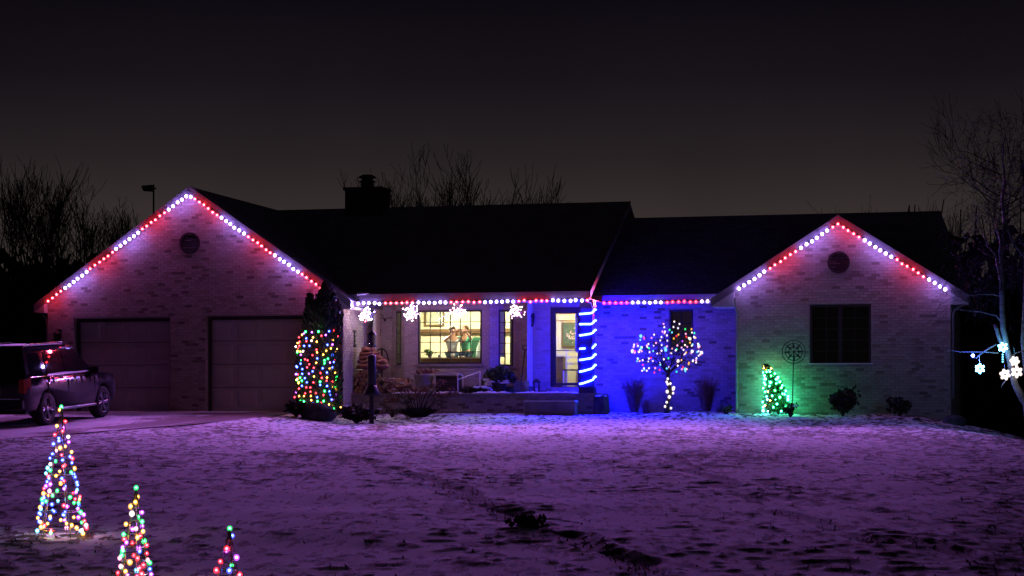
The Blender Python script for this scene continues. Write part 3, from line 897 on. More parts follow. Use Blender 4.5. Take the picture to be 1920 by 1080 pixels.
# lit rooms behind the bay and the door
def room(u0, u1, v0, v1, z0, z1, back_mat):
    mb = MB()
    mb.add([(u0, v0, z0), (u1, v0, z0), (u1, v1, z0), (u0, v1, z0), (u0, v0, z1), (u1, v0, z1), (u1, v1, z1), (u0, v1, z1)],
           [(4, 5, 6, 7), (1, 2, 6, 5), (2, 3, 7, 6), (3, 0, 4, 7)])
    r = mb.build('room_wall', back_mat, house, recalc=False)
    f = MB(); f.add([(u0, v0, z0), (u1, v0, z0), (u1, v1, z0), (u0, v1, z0)], [(0, 1, 2, 3)]); f.build('room_floor', M_brownwood, house, recalc=False)
    return r
room(-4.5, -.05, VP - .66, 4.6, FLOOR_Z, 3.04, M_cream)
room(.02, 1.72, VP + .04, 4.6, FLOOR_Z, 3.02, M_cream)
mb = MB(); mb.add([(-.01, VP - .02, FLOOR_Z), (-.01, 4.6, FLOOR_Z), (-.01, 4.6, 3.04), (-.01, VP - .02, 3.04)], [(0, 1, 2, 3)]); mb.build('room_partition', M_cream, house)
mb = MB(); mb.box((-4.5, 4.42, 2.28), (-.06, 4.595, 2.40)); mb.build('mantel_beam', M_brownwood, house)
for uu in (-3.6, -2.7, -1.8):
    mb = MB(); mb.box((uu - .43, 4.57, .9), (uu + .43, 4.596, 2.2)); mb.box((uu - .38, 4.56, .95), (uu + .38, 4.57, 2.15)); mb.build('cabinet_panel', M_cream2, house)

# entrance: dark frame, full glass storm door
mb = MB()
du0, du1, dz0, dz1 = .46, 1.38, FLOOR_Z, 2.90
mb.box((du0 + .001, VP - .02, dz0), (du0 + .10, VP + .12, dz1 - .001)); mb.box((du1 - .10, VP - .02, dz0), (du1 - .001, VP + .12, dz1 - .001)); mb.box((du0 + .10, VP - .02, dz1 - .12), (du1 - .10, VP + .12, dz1 - .001))
door = mb.build('entrance_door', M_trim, house)
mb = MB(); mb.box((du0 + .10, VP + .0, dz0 + .02), (du1 - .10, VP + .05, dz0 + .10)); mb.box((du0 + .10, VP + .0, dz1 - .17), (du1 - .10, VP + .05, dz1 - .12))
mb.box((du0 + .10, VP + .0, dz0 + .10), (du0 + .15, VP + .05, dz1 - .17)); mb.box((du1 - .15, VP + .0, dz0 + .10), (du1 - .10, VP + .05, dz1 - .17))
mb.box((du0 + .15, VP + .01, dz0 + .99), (du1 - .15, VP + .04, dz0 + 1.015))
mb.build('storm_door_frame', M_trim, door)
for za, zb in ((dz0 + .10, dz0 + .99), (dz0 + 1.015, dz1 - .17)):
    mb = MB(); mb.add([(du0 + .15, VP + .025, za), (du1 - .15, VP + .025, za), (du1 - .15, VP + .025, zb), (du0 + .15, VP + .025, zb)], [(0, 1, 2, 3)]); mb.build('pane', M_pane, door)
mb = MB(); mb.box((du1 - .19, VP - .05, dz0 + .94), (du1 - .11, VP - .0, dz0 + 1.0)); mb.build('handle', M_metal, door)
mb = MB(); mb.box((du0 - .08, VP - .28, DECK_Z), (du1 + .08, VP - .003, FLOOR_Z - .03)); mb.build('door_step', M_deck, house)

# porch deck, step, column
dk = MB(); dk.box((GR + .003, .72, -.4), (2.05, VP - .004, DECK_Z - .05)); deck = dk.build('porch_deck', M_deck, house)
mb = MB(); mb.box((GR + .004, .68, DECK_Z - .05), (2.08, VP - .005, DECK_Z)); mb.build('porch_slab', M_deck, house)
wall((GR + .003, .715), (1, 0), 2.05 - GR - .003, -.3, ([0, 2.05 - GR - .003], [DECK_Z - .055] * 2), [], zbrick=.0, whiten=-.1, name='porch_face')
wall((2.052, .715), (0, 1), VP - .72, -.3, ([0, VP - .72], [DECK_Z - .055] * 2), [], zbrick=.0, whiten=-.1, name='porch_face')
mb = MB(); mb.box((.28, .30, -.3), (1.64, .712, .22)); mb.box((.25, .27, .22), (1.67, .712, .265)); mb.build('porch_step', M_deck, house)
mb = MB(); mb.box((.27, .262, .2665), (1.65, .66, .305)); mb.build('step_snow', M_snow, house)
# ragged snow along the porch edge
for (a, b) in ((-3.6, -2.55), (-2.4, -1.5), (-1.3, -.2), (-.1, 1.66)):
    n = int((b - a) / .06); vs = []; fs = []
    R = random.Random(int(a * 100))
    for i in range(n + 1):
        u = a + (b - a) * i / n; w = .16 + .07 * R.random(); h = (.022 + .034 * R.random()) * min(1, i / 3, (n - i) / 3) + .003
        vs += [(u, .682, DECK_Z + .001), (u, .69 + .02 * R.random(), DECK_Z + h), (u, .69 + w * .6, DECK_Z + h), (u, .69 + w, DECK_Z + .001)]
    for i in range(n):
        for k in range(3): fs.append((i * 4 + k, i * 4 + 4 + k, i * 4 + 5 + k, i * 4 + 1 + k))
    mb = MB(); mb.add(vs, fs); mb.build('porch_snow', M_snow, house, True)
CU0, CU1, CV0, CV1 = 1.70, 2.02, .78, 1.10
mb = MB(); mb.box((CU0, CV0, DECK_Z + .002), (CU1, CV1, 2.999)); mb.box((CU0 - .04, CV0 - .04, DECK_Z + .001), (CU1 + .04, CV1 + .04, DECK_Z + .16)); mb.box((CU0 - .03, CV0 - .03, 2.80), (CU1 + .03, CV1 + .03, 2.998))
mb.build('porch_column', M_trim, house)
finish_bricks()

# ------------------------------------------------------------------ lit rooms: ceiling lamps
def ceiling_lamp(u, v, z, label, power):
    p = to_world(u, v, z)
    t = thing('ceiling_light', label, 'ceiling light', p, group=None)
    mb = MB(); mb.lathe([(.03, 0), (.10, -.01), (.10, -.03), (.03, -.04)], 12); mb.build('ceiling_plate', M_metal, t)
    mb = MB(); mb.lathe([(.12, -.04), (.17, -.07), (.15, -.12), (.08, -.15)], 16); mb.build('lamp_shade', emit('warm_lamp_glass_' + str(int(power)), (1.0, .92, .62), power), t)
ceiling_lamp(-2.9, 3.2, 3.035, 'round lit ceiling light of the living room behind the big window', 420.0)
ceiling_lamp(-.75, 3.3, 3.035, 'round lit ceiling light by the narrow window beside the door', 380.0)
ceiling_lamp(.9, 3.5, 3.015, 'round lit ceiling light of the hallway behind the glass door', 210.0)

# ------------------------------------------------------------------ roofline lights
def roof_string(pts, pattern, label, lv=1.0):
    """bulbs in groups of red and white along a line in house coordinates"""
    t = thing('roofline_lights', label, 'light string', (0, DIST, 0), -TH, 'red and white roofline lights')
    pts = [Vector(p) for p in pts]
    segs = [(b - a).length for a, b in zip(pts[:-1], pts[1:])]
    total = sum(segs)
    n = len(pattern); sp = total / (n - 1)
    pos = []
    for i in range(n):
        s = i * sp; k = 0
        while k < len(segs) - 1 and s > segs[k]: s -= segs[k]; k += 1
        pos.append(pts[k].lerp(pts[k + 1], min(1, s / segs[k])))
    mb = MB(); mb.tube([p + Vector((0, .022, .03)) for p in pts], .012, 5); mb.build('cable', M_wire, t)
    for p, c in zip(pos, pattern):
        jit = Vector((rnd.gauss(0, .006), rnd.gauss(0, .004), rnd.gauss(0, .007)))
        if c == 'W': bulb(t, p + jit, 'white', .036, ROOF_L * lv, glow=.55, shell=1.3, sub=2)
        else: bulb(t, p + jit, 'red', .0265, ROOF_L * 1.0 * lv, glow=.8, shell=1.75, sub=2)
    i = 0
    while i < n:                                        # added spot per same-coloured group, fills the lawn with light
        j = i
        while j < n and pattern[j] == pattern[i]: j += 1
        p = (pos[i] + pos[j - 1]) / 2 + Vector((0, -.07, .0))
        L = bpy.data.lights.new('lawn_fill', 'SPOT')
        L.energy = BEAM_W * (j - i) / 6.0
        L.color = BULB_RGB['white'] if pattern[i] == 'W' else (1.0, .05, .12)
        if pattern[i] == 'R': L.energy *= .33
        L.spot_size = math.radians(108); L.spot_blend = 1.0; L.shadow_soft_size = .03
        o = bpy.data.objects.new('lawn_fill', L); col.objects.link(o); o.parent = t
        o.location = p
        o.rotation_euler = Vector((0, -1, -.035)).to_track_quat('-Z', 'Y').to_euler()
        i = j
    return t
def rk(u, base, pz, slope, u0): return pz - slope * abs(u - u0) - .228
gv = -.22 - .075
roof_string([(-13.36, gv, rk(-13.36, 0, GPZ, GS, GU)), (GU, gv, rk(GU, 0, GPZ, GS, GU)), (-5.16, gv, rk(-5.16, 0, GPZ, GS, GU))],
            'RRRR' + 'WWWWWWRRRRRR' * 2 + 'WWWWWW' + 'RRRRRRWWWWWW' * 2 + 'RRRRRW', 'red and white roofline lights along the garage gable')
roof_string([(-4.42, VE - .07, 2.955), (1.98, VE - .07, 2.965)], 'WWWWW' + 'RRRRRRWWWWWW' * 3 + 'R', 'red and white roofline lights along the straight eave over the porch', .75)
roof_string([(2.07, VW - .07, 2.985), (5.40, VW - .07, 2.985)], 'RRRRRWWWWWWRRRRRRWWWWW', 'red and white roofline lights along the short eave above the blue wall', .25)
rv = VR - .22 - .075
roof_string([(5.98, rv, rk(5.98, 0, RPZ, RS, RU)), (RU, rv, rk(RU, 0, RPZ, RS, RU)), (11.27, rv, rk(11.27, 0, RPZ, RS, RU))],
            'WWWWWWRRRRRRWWWWWWRRRRRRWWWWWWRRRRRRWWWW', 'red and white roofline lights along the gable over the dark window')

# rope light wound round the porch column
def rope_light():
    t = thing('rope_light', 'glowing blue-white rope light wound round the porch column', 'rope light', (0, DIST, 0), -TH)
    m = emit('blue_rope_glow', (.0028, .0052, 1.0), ROPE_L)
    o = .026
    a, b, c, d = (CU0 - o, CV0 - o), (CU1 + o, CV0 - o), (CU1 + o, CV1 + o), (CU0 - o, CV1 + o)
    front = [(589, 586.5, 5), (608, 607, 3), (629, 625, 2), (654, 652.5, 1), (675, 671, 0), (697, 691, -1), (720, 713, -2)]
    for i, (yl, yr, s) in enumerate(front):
        zl = H(1088, yl, CV0)[1]; zr_ = H(1114, yr, CV0)[1]
        zn = H(1088, front[i - 1][0], CV0)[1] if i else zr_ + .22
        k = (zn - zr_) / 3 * .6
        zc_, zd_ = zr_ + .10, zr_ + .12
        mb = MB()
        if i == 3:
            mb.tube([(a[0], a[1], zl), (a[0] + .16, a[1], zl + .01)], .025, 8)
            mb.tube([(b[0] - .03, b[1], zr_), (b[0] + .01, b[1] + .01, zr_ + .005)], .025, 8)
            mb.tube([(b[0], b[1] + .05, zr_ + .03), (c[0], c[1], zc_), (d[0], d[1], zd_)], .025, 8)
        else:
            mb.tube([(a[0], a[1], zl), (a[0] + .1, a[1] - .004, zl + (zr_ - zl) * .2), (b[0] - .06, b[1] - .003, zr_ - .01), (b[0], b[1] + .015, zr_ + .02), (b[0] + .004, b[1] + .12, zr_ + .07), (c[0], c[1], zc_), (c[0] - .06, c[1] + .01, zc_ + .02), (d[0], d[1], zd_)], .025, 8)
        mb.build('rope_turn', m, t, True)
    w = MB(); w.tube([(CU1 + .03, CV0 - .05, 2.74), (CU1 - .02, CV0 - .06, 2.9), (CU1 - .1, VE - .02, 2.97)], .015, 5); w.build('cable', M_steelwire, t)
rope_light()

# starbursts hanging from the eave
def starburst(px, py, label, seed, cols, level):
    R = random.Random(seed)
    u, z = H(px, py, VE + .02)
    p = to_world(u, VE + .02, z)
    t = thing('starburst_ornament', label, 'light ornament', p, group='starburst ornaments under the eave')
    w = MB(); w.tube([(0, 0, .05), (0, 0, 3.0 - z)], .006, 4); w.build('hanger', M_steelwire, t)
    c = MB(); c.ico((0, 0, 0), .04, 2); c.build('core', M_metal, t, True)
    rods = MB()
    n = 64
    tips = []
    for i in range(n):
        q = math.acos(1 - 2 * (i + .5) / n); f = i * 2.39996
        d = Vector((math.sin(q) * math.cos(f), math.sin(q) * math.sin(f), math.cos(q)))
        r = .235 * R.uniform(.8, 1.06)
        rods.tube([d * .03, d * r], .004, 3, cap=False)
        for k in (r, r * .68, r * .42): tips.append(d * k + Vector((R.uniform(-.01, .01),) * 3))
    rods.build('rods', M_steelwire, t, kind='stuff')
    for i, q in enumerate(tips):
        if R.random() < .75: continue
        cc = R.choice(cols)
        bulb(t, q, cc, .0135, level, glow=.5, shell=1.4)
starburst(687, 590, 'white starburst light ball at the garage end of the eave', 1, ['warm'] * 7 + ['white'] * 3 + ['red'], 120.0)
starburst(771, 586, 'white starburst light ball with blue tips left of the big window', 2, ['warm'] * 6 + ['white'] * 3 + ['blue', 'pink'], 50.0)
starburst(859, 585, 'pinkish starburst light ball in front of the big window', 3, ['pink'] * 3 + ['warm'] * 5 + ['white'] * 2, 32.0)
starburst(967, 584, 'white and pink starburst light ball nearest the front door', 4, ['warm'] * 5 + ['pink'] * 3 + ['white'], 14.0)

# ------------------------------------------------------------------ plants
def leaf_cloud(mb, pts, size, R, n=1, up=0.0, m=0):
    """small leaf faces at the given points"""
    for p in pts:
        for _ in range(n):
            d = Vector((R.gauss(0, 1), R.gauss(0, 1), R.gauss(0, 1) + up))
            if d.length < 1e-6: continue
            d.normalize()
            s = d.cross(Vector((R.gauss(0, 1), R.gauss(0, 1), R.gauss(0, 1)))); s.normalize()
            l = size * R.uniform(.6, 1.4); w = l * R.uniform(.28, .5)
            q = Vector(p)
            mb.add([q, q + d * l * .5 + s * w, q + d * l, q + d * l * .5 - s * w], [(0, 1, 2, 3)], m)

def arborvitae(name, px, v, h, rad, label, seed, n=5200, tipq=.55):
    R = random.Random(seed)
    p = gp(px, v)
    t = thing(name, label, 'tree', p, group='columnar evergreens by the garage')
    mb = MB(); mb.tube([(0, 0, -.05), (.02, 0, h * .5), (0, 0, h * .93)], [.07, .045, .01], 6); mb.build('trunk', M_bark, t)
    cr = MB()
    lump = [(R.uniform(0, 6.28), R.uniform(0, h), R.uniform(.5, 1)) for _ in range(26)]
    def prof(z):
        k = z / h
        return rad * min(1.0, (.72 + .28 * min(1, k / .12))) * (1.0 if k < tipq else max(.05, max(0.0, 1 - (k - tipq) / (1 - tipq)) ** .8))
    for i in range(n):
        z = h * (R.random() ** .95) * .985 + .05
        a = R.uniform(0, 6.283)
        r = prof(z) * math.sqrt(R.uniform(.35, 1))
        for la, lz, lr in lump:
            if abs(z - lz) < .16 and abs((a - la + 3.14) % 6.28 - 3.14) < .5: r *= 1 + .16 * lr; break
        q = Vector((r * math.cos(a), r * math.sin(a), z))
        d = Vector((math.cos(a) * .5 + R.gauss(0, .25), math.sin(a) * .5 + R.gauss(0, .25), 1.0)); d.normalize()
        s = d.cross(Vector((math.cos(a + R.gauss(0, .8)), math.sin(a + R.gauss(0, .8)), .1))); s.normalize()
        l = R.uniform(.08, .17); w = R.uniform(.02, .045)
        cr.add([q, q + d * l * .6 + s * w, q + d * l, q + d * l * .6 - s * w], [(0, 1, 2, 3)])
    inner = [(max(.01, prof(z) * .72 * R.uniform(.92, 1.08)), z) for z in np.linspace(.1, h * .96, 22)]      # dense inner foliage
    cr.lathe(inner, 12)
    cr.build('crown', M_conifer, t, recalc=False, kind='stuff')
    return t, prof, p
tA, profA, pA = arborvitae('columnar_evergreen', 581, -1.0, 3.20, .34, 'slim dark evergreen with a pointed tip beside the garage door', 11, 3600, .35)
tB, profB, pB = arborvitae('columnar_evergreen', 612, -1.15, 3.56, .36, 'broad dark evergreen with a blunt top at the garage corner', 12, 6000, .80)

# multicoloured string wound round the two evergreens
def evergreen_lights():
    R = random.Random(21)
    c = (pA + pB) / 2
    t = thing('evergreen_lights', 'multicoloured light string wound round the lower half of the two evergreens', 'light string', c)
    wire = []
    rows = 17
    k = 0
    for r in range(rows):
        z0 = .12 + r * .128
        nb = 19
        for i in range(nb):
            a = math.pi * 2 * i / nb + r * .37 + R.uniform(-.1, .1)
            ca, sa = math.cos(a), math.sin(a)
            rx, ry = .56 + R.uniform(-.06, .05), .60
            z = z0 + R.gauss(0, .025) + .128 * i / nb
            wire.append(Vector((rx * ca, ry * sa, z)))
            if sa > .45 or (abs(ca) > .92 and R.random() < .6): continue                       # the far side faces the wall
            q = Vector((rx * ca * R.uniform(.96, 1.08), ry * sa * R.uniform(.96, 1.08), z))
            cc = R.choices(['red', 'blue', 'green', 'amber', 'purple', 'warm'], [32, 22, 17, 20, 6, 3])[0]
            big = cc in ('blue', 'green')
            bulb(t, q, cc, .0185 if big else .0155, MINI_L, glow=.85, shell=1.9)
    mb = MB(); mb.tube(wire, .006, 3, cap=False); mb.build('cable', M_wire, t)
evergreen_lights()

# wire cone trees in the front of the lawn
def cone_tree(px, t_, h, r, label, seed, n, cols=None, lean=0.0):
    R = random.Random(seed)
    x = (px - 960) / FPX * t_
    p = Vector((x, t_, gz(x, t_)))
    t = thing('wire_cone_tree', label, 'light tree', p, group='lit wire cone trees on the lawn')
    legs = 5
    for i in range(legs):
        a = i * 2 * math.pi / legs + .3
        mb = MB(); mb.tube([(r * 1.02 * math.cos(a), r * 1.02 * math.sin(a), -.06), (r * math.cos(a), r * math.sin(a), 0), (lean, 0, h * 1.02)], .0045, 4); mb.build('leg', M_steelwire, t)
    for k in range(7):
        q = k / 7.0; rr = r * (1 - q); z = h * q + .06
        mb = MB(); mb.tube([(rr * (1 - .06 / h) * math.cos(a) + lean * q, rr * math.sin(a), z) for a in np.linspace(0, 2 * math.pi, 17)], .0035, 3, cap=False); mb.build('hoop', M_steelwire, t)
    mb = MB()
    wire = [((r * 1.02 * (1 - s)) * math.cos(s * 60) + lean * s, (r * 1.02 * (1 - s)) * math.sin(s * 60), .03 + h * s) for s in np.linspace(0, 1, 220)]
    mb.tube(wire, .0035, 3, cap=False); mb.build('cable', M_wire, t)
    for i in range(n):
        s = 1 - math.sqrt(1 - (i + R.random()) / n) if True else 0
        s = min(.97, s)
        a = i * 2.399 + R.uniform(-.4, .4)
        rr = r * (1 - s) * R.uniform(.9, 1.15) + .012
        cc = R.choices(['red', 'blue', 'green', 'amber', 'purple', 'warm', 'cyan', 'pink'], cols or [22, 20, 18, 22, 8, 4, 3, 3])[0]
        bulb(t, (rr * math.cos(a) + lean * s, rr * math.sin(a), .03 + h * s), cc, .0105 if R.random() < .35 else .0085, MINI_L, glow=.8, shell=1.9)
    bulb(t, (lean, 0, h * 1.02), 'green', .009, MINI_L * 1.2, glow=.6, shell=2.0)
    return t
cone_tree(115, 18.0, 1.13, .205, 'tallest lit wire cone tree, standing in front of the parked car', 31, 112)
cone_tree(250, 14.4, .66, .115, 'middle-sized lit wire cone tree with a green tip', 32, 46, [22, 8, 22, 16, 18, 2, 2, 6], lean=.02)
cone_tree(425, 13.4, .46, .10, 'smallest lit wire cone tree cut by the edge of the lawn', 33, 17, [20, 22, 12, 18, 18, 2, 2, 4], lean=.02)

# recursive bare trees
def grow(mb, p, d, length, r, depth, R, spread=.5, droop=0.0, sides=(6, 5, 4, 3, 3, 3), kids=(3, 4), segs=4, wob=.12, tip=.55, up=.06, minr=.006, log=None, lvl=0):
    pts, rad = [p.copy()], [r]
    q = p.copy(); dd = d.copy()
    for i in range(segs):
        dd = (dd + Vector((R.gauss(0, wob), R.gauss(0, wob), R.gauss(0, wob * .6) + up - droop * lvl))).normalized()
        q = q + dd * (length / segs)
        pts.append(q.copy()); rad.append(max(minr, r * (1 - (1 - tip) * (i + 1) / segs)))
    mb.tube(pts, rad, sides[min(lvl, len(sides) - 1)], cap=False)
    if log is not None: log.append((lvl, pts, rad))
    if depth == 0: return
    n = R.randint(*kids)
    for k in range(n):
        s = R.uniform(.35, 1.0) if k else 1.0
        i = min(segs, max(1, int(round(s * segs))))
        a = R.uniform(0, 6.283)
        side = dd.cross(Vector((math.cos(a), math.sin(a), .2)))
        if side.length < 1e-3: continue
        side.normalize()
        nd = (dd * (1 - spread * (.45 if k == 0 else 1.0)) + side * spread * (.5 if k == 0 else 1.0)).normalized()
        grow(mb, pts[i], nd, length * R.uniform(.55, .82), max(minr, rad[i] * (.85 if k == 0 else .62)), depth - 1, R, spread, droop, sides, kids, segs, wob, tip, up, minr, log, lvl + 1)

def bare_tree(px, top_py, dist, label, seed, depth=5, spread=.42, r=.16, name='bare_tree', group='bare trees behind the house', mat=None, base=None, kids=(3, 4)):
    R = random.Random(seed)
    x = (px - 960) / FPX * dist
    zb = gz(x, dist) - .3 if base is None else base
    H_ = ZC + (YH - top_py) / FPX * dist - zb
    t = thing(name, label, 'tree', (x, dist, zb), group=group)
    tr = MB(); cr = MB()
    th = H_ * .36
    p = Vector((0, 0, 0)); d = Vector((R.uniform(-.05, .05), R.uniform(-.05, .05), 1)).normalized()
    pts = [p]; 
    for i in range(4): pts.append(pts[-1] + (d + Vector((R.gauss(0, .04), R.gauss(0, .04), 0))) * th / 4)
    tr.tube(pts, [r, r * .9, r * .82, r * .76, r * .7], 7)
    tr.build('trunk', mat or M_bark, t)
    for k in range(3):
        a = k * 2.1 + R.random()
        nd = Vector((math.cos(a) * spread * .7, math.sin(a) * spread * .7, 1)).normalized() if k else Vector((R.uniform(-.1, .1), 0, 1)).normalized()
        grow(cr, pts[4 - (k > 1)].copy(), nd, H_ * .27, r * (.66 if k == 0 else .5), depth - 1, R, spread, 0, up=.14, minr=.011, kids=kids)
    zmax = max(v[2] for v in cr.v)
    k = (H_ - th) / max(.1, zmax - th)
    cr.v = [(a_, b_, th + (c_ - th) * k if c_ > th else c_) for a_, b_, c_ in cr.v]
    cr.build('crown', mat or M_twig, t, recalc=False, kind='stuff')
    return t
for i, (px, ty, d, r, lab) in enumerate([
        (28, 290, 88, .15, 'tall bare tree with an open fan of limbs at the picture edge beyond the car'),
        (62, 300, 92, .16, 'tall forked bare tree second from the edge beside the garage'),
        (108, 318, 90, .15, 'straight bare tree between the forked tree and the floodlight pole'),
        (140, 336, 95, .13, 'slender bare tree close to the garage roof slope'),
        (205, 362, 98, .15, 'bushy bare tree with a rounded crown beside the floodlight pole'),
        (240, 380, 104, .12, 'small bare tree just under the floodlight lamp'),
        (772, 300, 92, .16, 'bare tree rising beside the chimney'),
        (806, 310, 96, .15, 'bare tree behind the roof between the chimney tree and the tallest one'),
        (868, 262, 94, .17, 'tallest bare tree behind the middle roof'),
        (915, 318, 98, .13, 'bare tree just past the tallest one behind the roof'),
        (962, 335, 100, .13, 'bare tree with thin upright limbs behind the roof ridge'),
        (992, 308, 97, .10, 'thin pole-like bare tree behind the roof ridge'),
        (1062, 352, 104, .10, 'smallest bare tree tip above the middle ridge'),
        (1690, 366, 110, .12, 'low bare tree above the wing ridge near the gable'),
        (1738, 352, 104, .12, 'bare tree behind the end of the wing ridge'),
        ]):
    thin = 'pole-like' in lab or 'smallest' in lab or 'tip' in lab
    bare_tree(px, ty, d, lab, 100 + i, depth=4 if thin else 5, spread=.26 if thin else .36, r=r)

# dark wood left and right of the house: one mass of trunks and brush nobody could count
def wood(name, x0, x1, y0, y1, z0, top, n, label, seed):
    R = random.Random(seed)
    mb = MB()
    for i in range(n):
        x, y = R.uniform(x0, x1), R.uniform(y0, y1)
        h = top * R.uniform(.72, 1.08)
        mb.tube([(x, y, z0), (x + R.gauss(0, .2), y, z0 + h * .5), (x + R.gauss(0, .4), y, z0 + h)], [R.uniform(.06, .16), .06, .02], 4, cap=False)
        pts = []
        for k in range(90):
            zz = z0 + h * R.uniform(0, .9)
            pts.append((x + R.gauss(0, 1.0), y + R.gauss(0, 1.0), zz))
        leaf_cloud(mb, pts, .65, R, 1, .3)
    o = mb.build(name, pm(name + '_dark', (.014, .014, .010), (.008, .008, .007), 3, .95), recalc=False, kind='stuff')
    tag(o, label, 'woods')
wood('woods', -34, -17.2, 78, 92, -2.0, 8.8, 190, 'black mass of brush and trunks behind the parked car and garage', 41)
wood('woods', 13.6, 30, 66, 82, -4.0, 11.0, 190, 'black mass of brush and trunks beyond the end wall of the house', 42)

# white-barked tree at the lawn's edge
BIRCH_T = 47.5
def bp(px, py, dt=0.0):
    t = BIRCH_T + dt
    return Vector(((px - 960) / FPX * t, t, ZC + (YH - py) / FPX * t))
def birch():
    base = bp(1932, 800)
    base.z = gz(base.x, base.y)
    t = thing('birch_tree', 'pale-barked birch holding the snowflake lights', 'tree', base)
    def limb(pp, rad, name, n=7, sub=True, seed=1):
        R = random.Random(seed)
        pts = [Vector(p) - base for p in pp]
        out = [pts[0]]
        for a, b in zip(pts[:-1], pts[1:]):
            for k in range(1, 4):
                out.append(a.lerp(b, k / 3) + (Vector((R.gauss(0, .012), R.gauss(0, .012), 0)) if k < 3 else Vector()))
        rr = [rad[0] + (rad[1] - rad[0]) * i / (len(out) - 1) for i in range(len(out))]
        mb = MB(); mb.tube(out, rr, n); return mb.build(name, M_birch, t, True)
    b0 = Vector((base.x, base.y, base.z - .1))
    limb([b0, bp(1925, 760), bp(1903, 720), bp(1888, 655), bp(1880, 600), bp(1878, 540), bp(1876, 470), bp(1884, 420)], (.10, .045), 'trunk')
    limb([bp(1884, 420), bp(1880, 380), bp(1884, 340), bp(1880, 300), bp(1884, 260)], (.05, .012), 'limb', 5)
    limb([b0 + Vector((.25, .2, 0)), bp(1928, 720, .3), bp(1918, 640, .3), bp(1922, 540, .3), bp(1925, 430, .3), bp(1917, 300, .3)], (.08, .025), 'trunk')
    limb([bp(1888, 650), bp(1876, 640), bp(1866, 608)], (.05, .045), 'stub', 7)
    limb([bp(1878, 540), bp(1872, 505), bp(1868, 480), bp(1850, 460), bp(1845, 430)], (.035, .008), 'limb', 5)
    limb([bp(1876, 470), bp(1874, 440), bp(1866, 415), bp(1862, 400)], (.03, .008), 'limb', 5)
    limb([bp(1884, 420), bp(1898, 450), bp(1915, 475), bp(1935, 495)], (.035, .03), 'limb', 5)
    limb([bp(1881, 610), bp(1868, 592), bp(1840, 585), bp(1790, 580)], (.02, .006), 'branch', 4)
    limb([bp(1879, 556), bp(1860, 552), bp(1835, 552), bp(1815, 555)], (.018, .006), 'branch', 4)
    limb([bp(1868, 645), bp(1850, 656), bp(1830, 672), bp(1822, 668)], (.022, .012), 'branch', 4)
    limb([bp(1872, 662), bp(1840, 660), bp(1800, 660), bp(1770, 655)], (.016, .005), 'branch', 4)
    limb([bp(1888, 672), bp(1905, 662), bp(1920, 658)], (.016, .008), 'branch', 4)
    limb([bp(1892, 700), bp(1884, 716), bp(1877, 727)], (.02, .01), 'stub', 4)
    tw = MB(); R = random.Random(77)
    # hanging twigs of the crown
    for i in range(430):
        px, py = R.gauss(1880, 50), 215 + 350 * R.random() ** .7
        if px < 1765 + max(0, (330 - py)) * .28: continue
        p = bp(px, py, R.uniform(-1.6, 1.6)) - base
        d = Vector((R.gauss(0, .6), R.gauss(0, .6), R.uniform(-.5, .9))).normalized()
        grow(tw, p, d, R.uniform(.3, .6), .006, 2, R, .6, .05, sides=(3, 3, 3), kids=(2, 3), segs=4, wob=.26, up=-.02, minr=.003)
    for i in range(26):
        a = R.uniform(0, 6.28)
        grow(tw, bp(R.uniform(1872, 1925), R.uniform(300, 520)) - base, Vector((math.cos(a), math.sin(a), .5)).normalized(), R.uniform(.7, 1.3), .016, 3, R, .45, .0, sides=(4, 3, 3), kids=(2, 3), segs=5, wob=.14, up=.07, minr=.005)
    tw.build('twigs', M_birchtwig, t, recalc=False, kind='stuff')
birch()

# snowflake ornaments on the birch
def snowflake(px, py, r, colour, label, dt=-.35, level=5.0, tilt=0.0):
    p = bp(px, py, dt)
    t = thing('snowflake_light', label, 'light ornament', p, group='lit snowflakes in the birch')
    mb = MB(); mb.tube([(0, 0, r), (.02, .15, r + .25)], .005, 4); mb.build('hanger', M_steelwire, t)
    fr_ = MB()
    for k in range(6):
        a = k * math.pi / 3 + tilt
        d = Vector((math.cos(a), 0, math.sin(a)))
        fr_.tube([d * .01, d * r], .007, 4)
    fr_.build('frame', M_steelwire, t)
    for k in range(6):
        a = k * math.pi / 3 + tilt + math.pi / 6
        for q in (.95, .62): bulb(t, (r * q * math.cos(a), -.02, r * q * math.sin(a)), colour, .026 if colour == 'warm' else .021, level if colour == 'warm' else 80.0, glow=.6, shell=1.5)
snowflake(1837, 691, .10, 'cyan', 'small blue snowflake light hanging on its own nearest the house')
snowflake(1880, 651, .10, 'cyan', 'blue snowflake light at the cut birch stub', tilt=.2)
snowflake(1884, 702, .10, 'warm', 'white snowflake light lowest on the birch trunk', tilt=.3)
snowflake(1906, 697, .11, 'warm', 'white snowflake light beside the lower right birch fork')
snowflake(1902, 677, .085, 'warm', 'white snowflake light above its larger twin on the birch', tilt=.4)
def icicle():
    p = bp(1880, 672, -.35)
    t = thing('icicle_light', 'short blue icicle light hanging under the upper snowflake', 'light ornament', p)
    mb = MB(); mb.tube([(0, 0, .28), (0, 0, -.12)], .005, 4); mb.build('hanger', M_steelwire, t)
    for k in range(4): bulb(t, (0, 0, .09 - k * .055), 'cyan', .015, 7.0, glow=.6, shell=1.5)
icicle()
def blue_flood():
    p = bp(1824, 664, -.3)
    t = thing('blue_bulb_light', 'single blue light clipped to the birch branch', 'lamp', p)
    mb = MB(); mb.lathe([(.012, .03), (.018, .02), (.018, -.01)], 8); mb.build('socket', M_wire, t)
    bulb(t, (0, 0, -.03), 'blue', .035, 900.0, glow=.5, shell=1.5)
blue_flood()

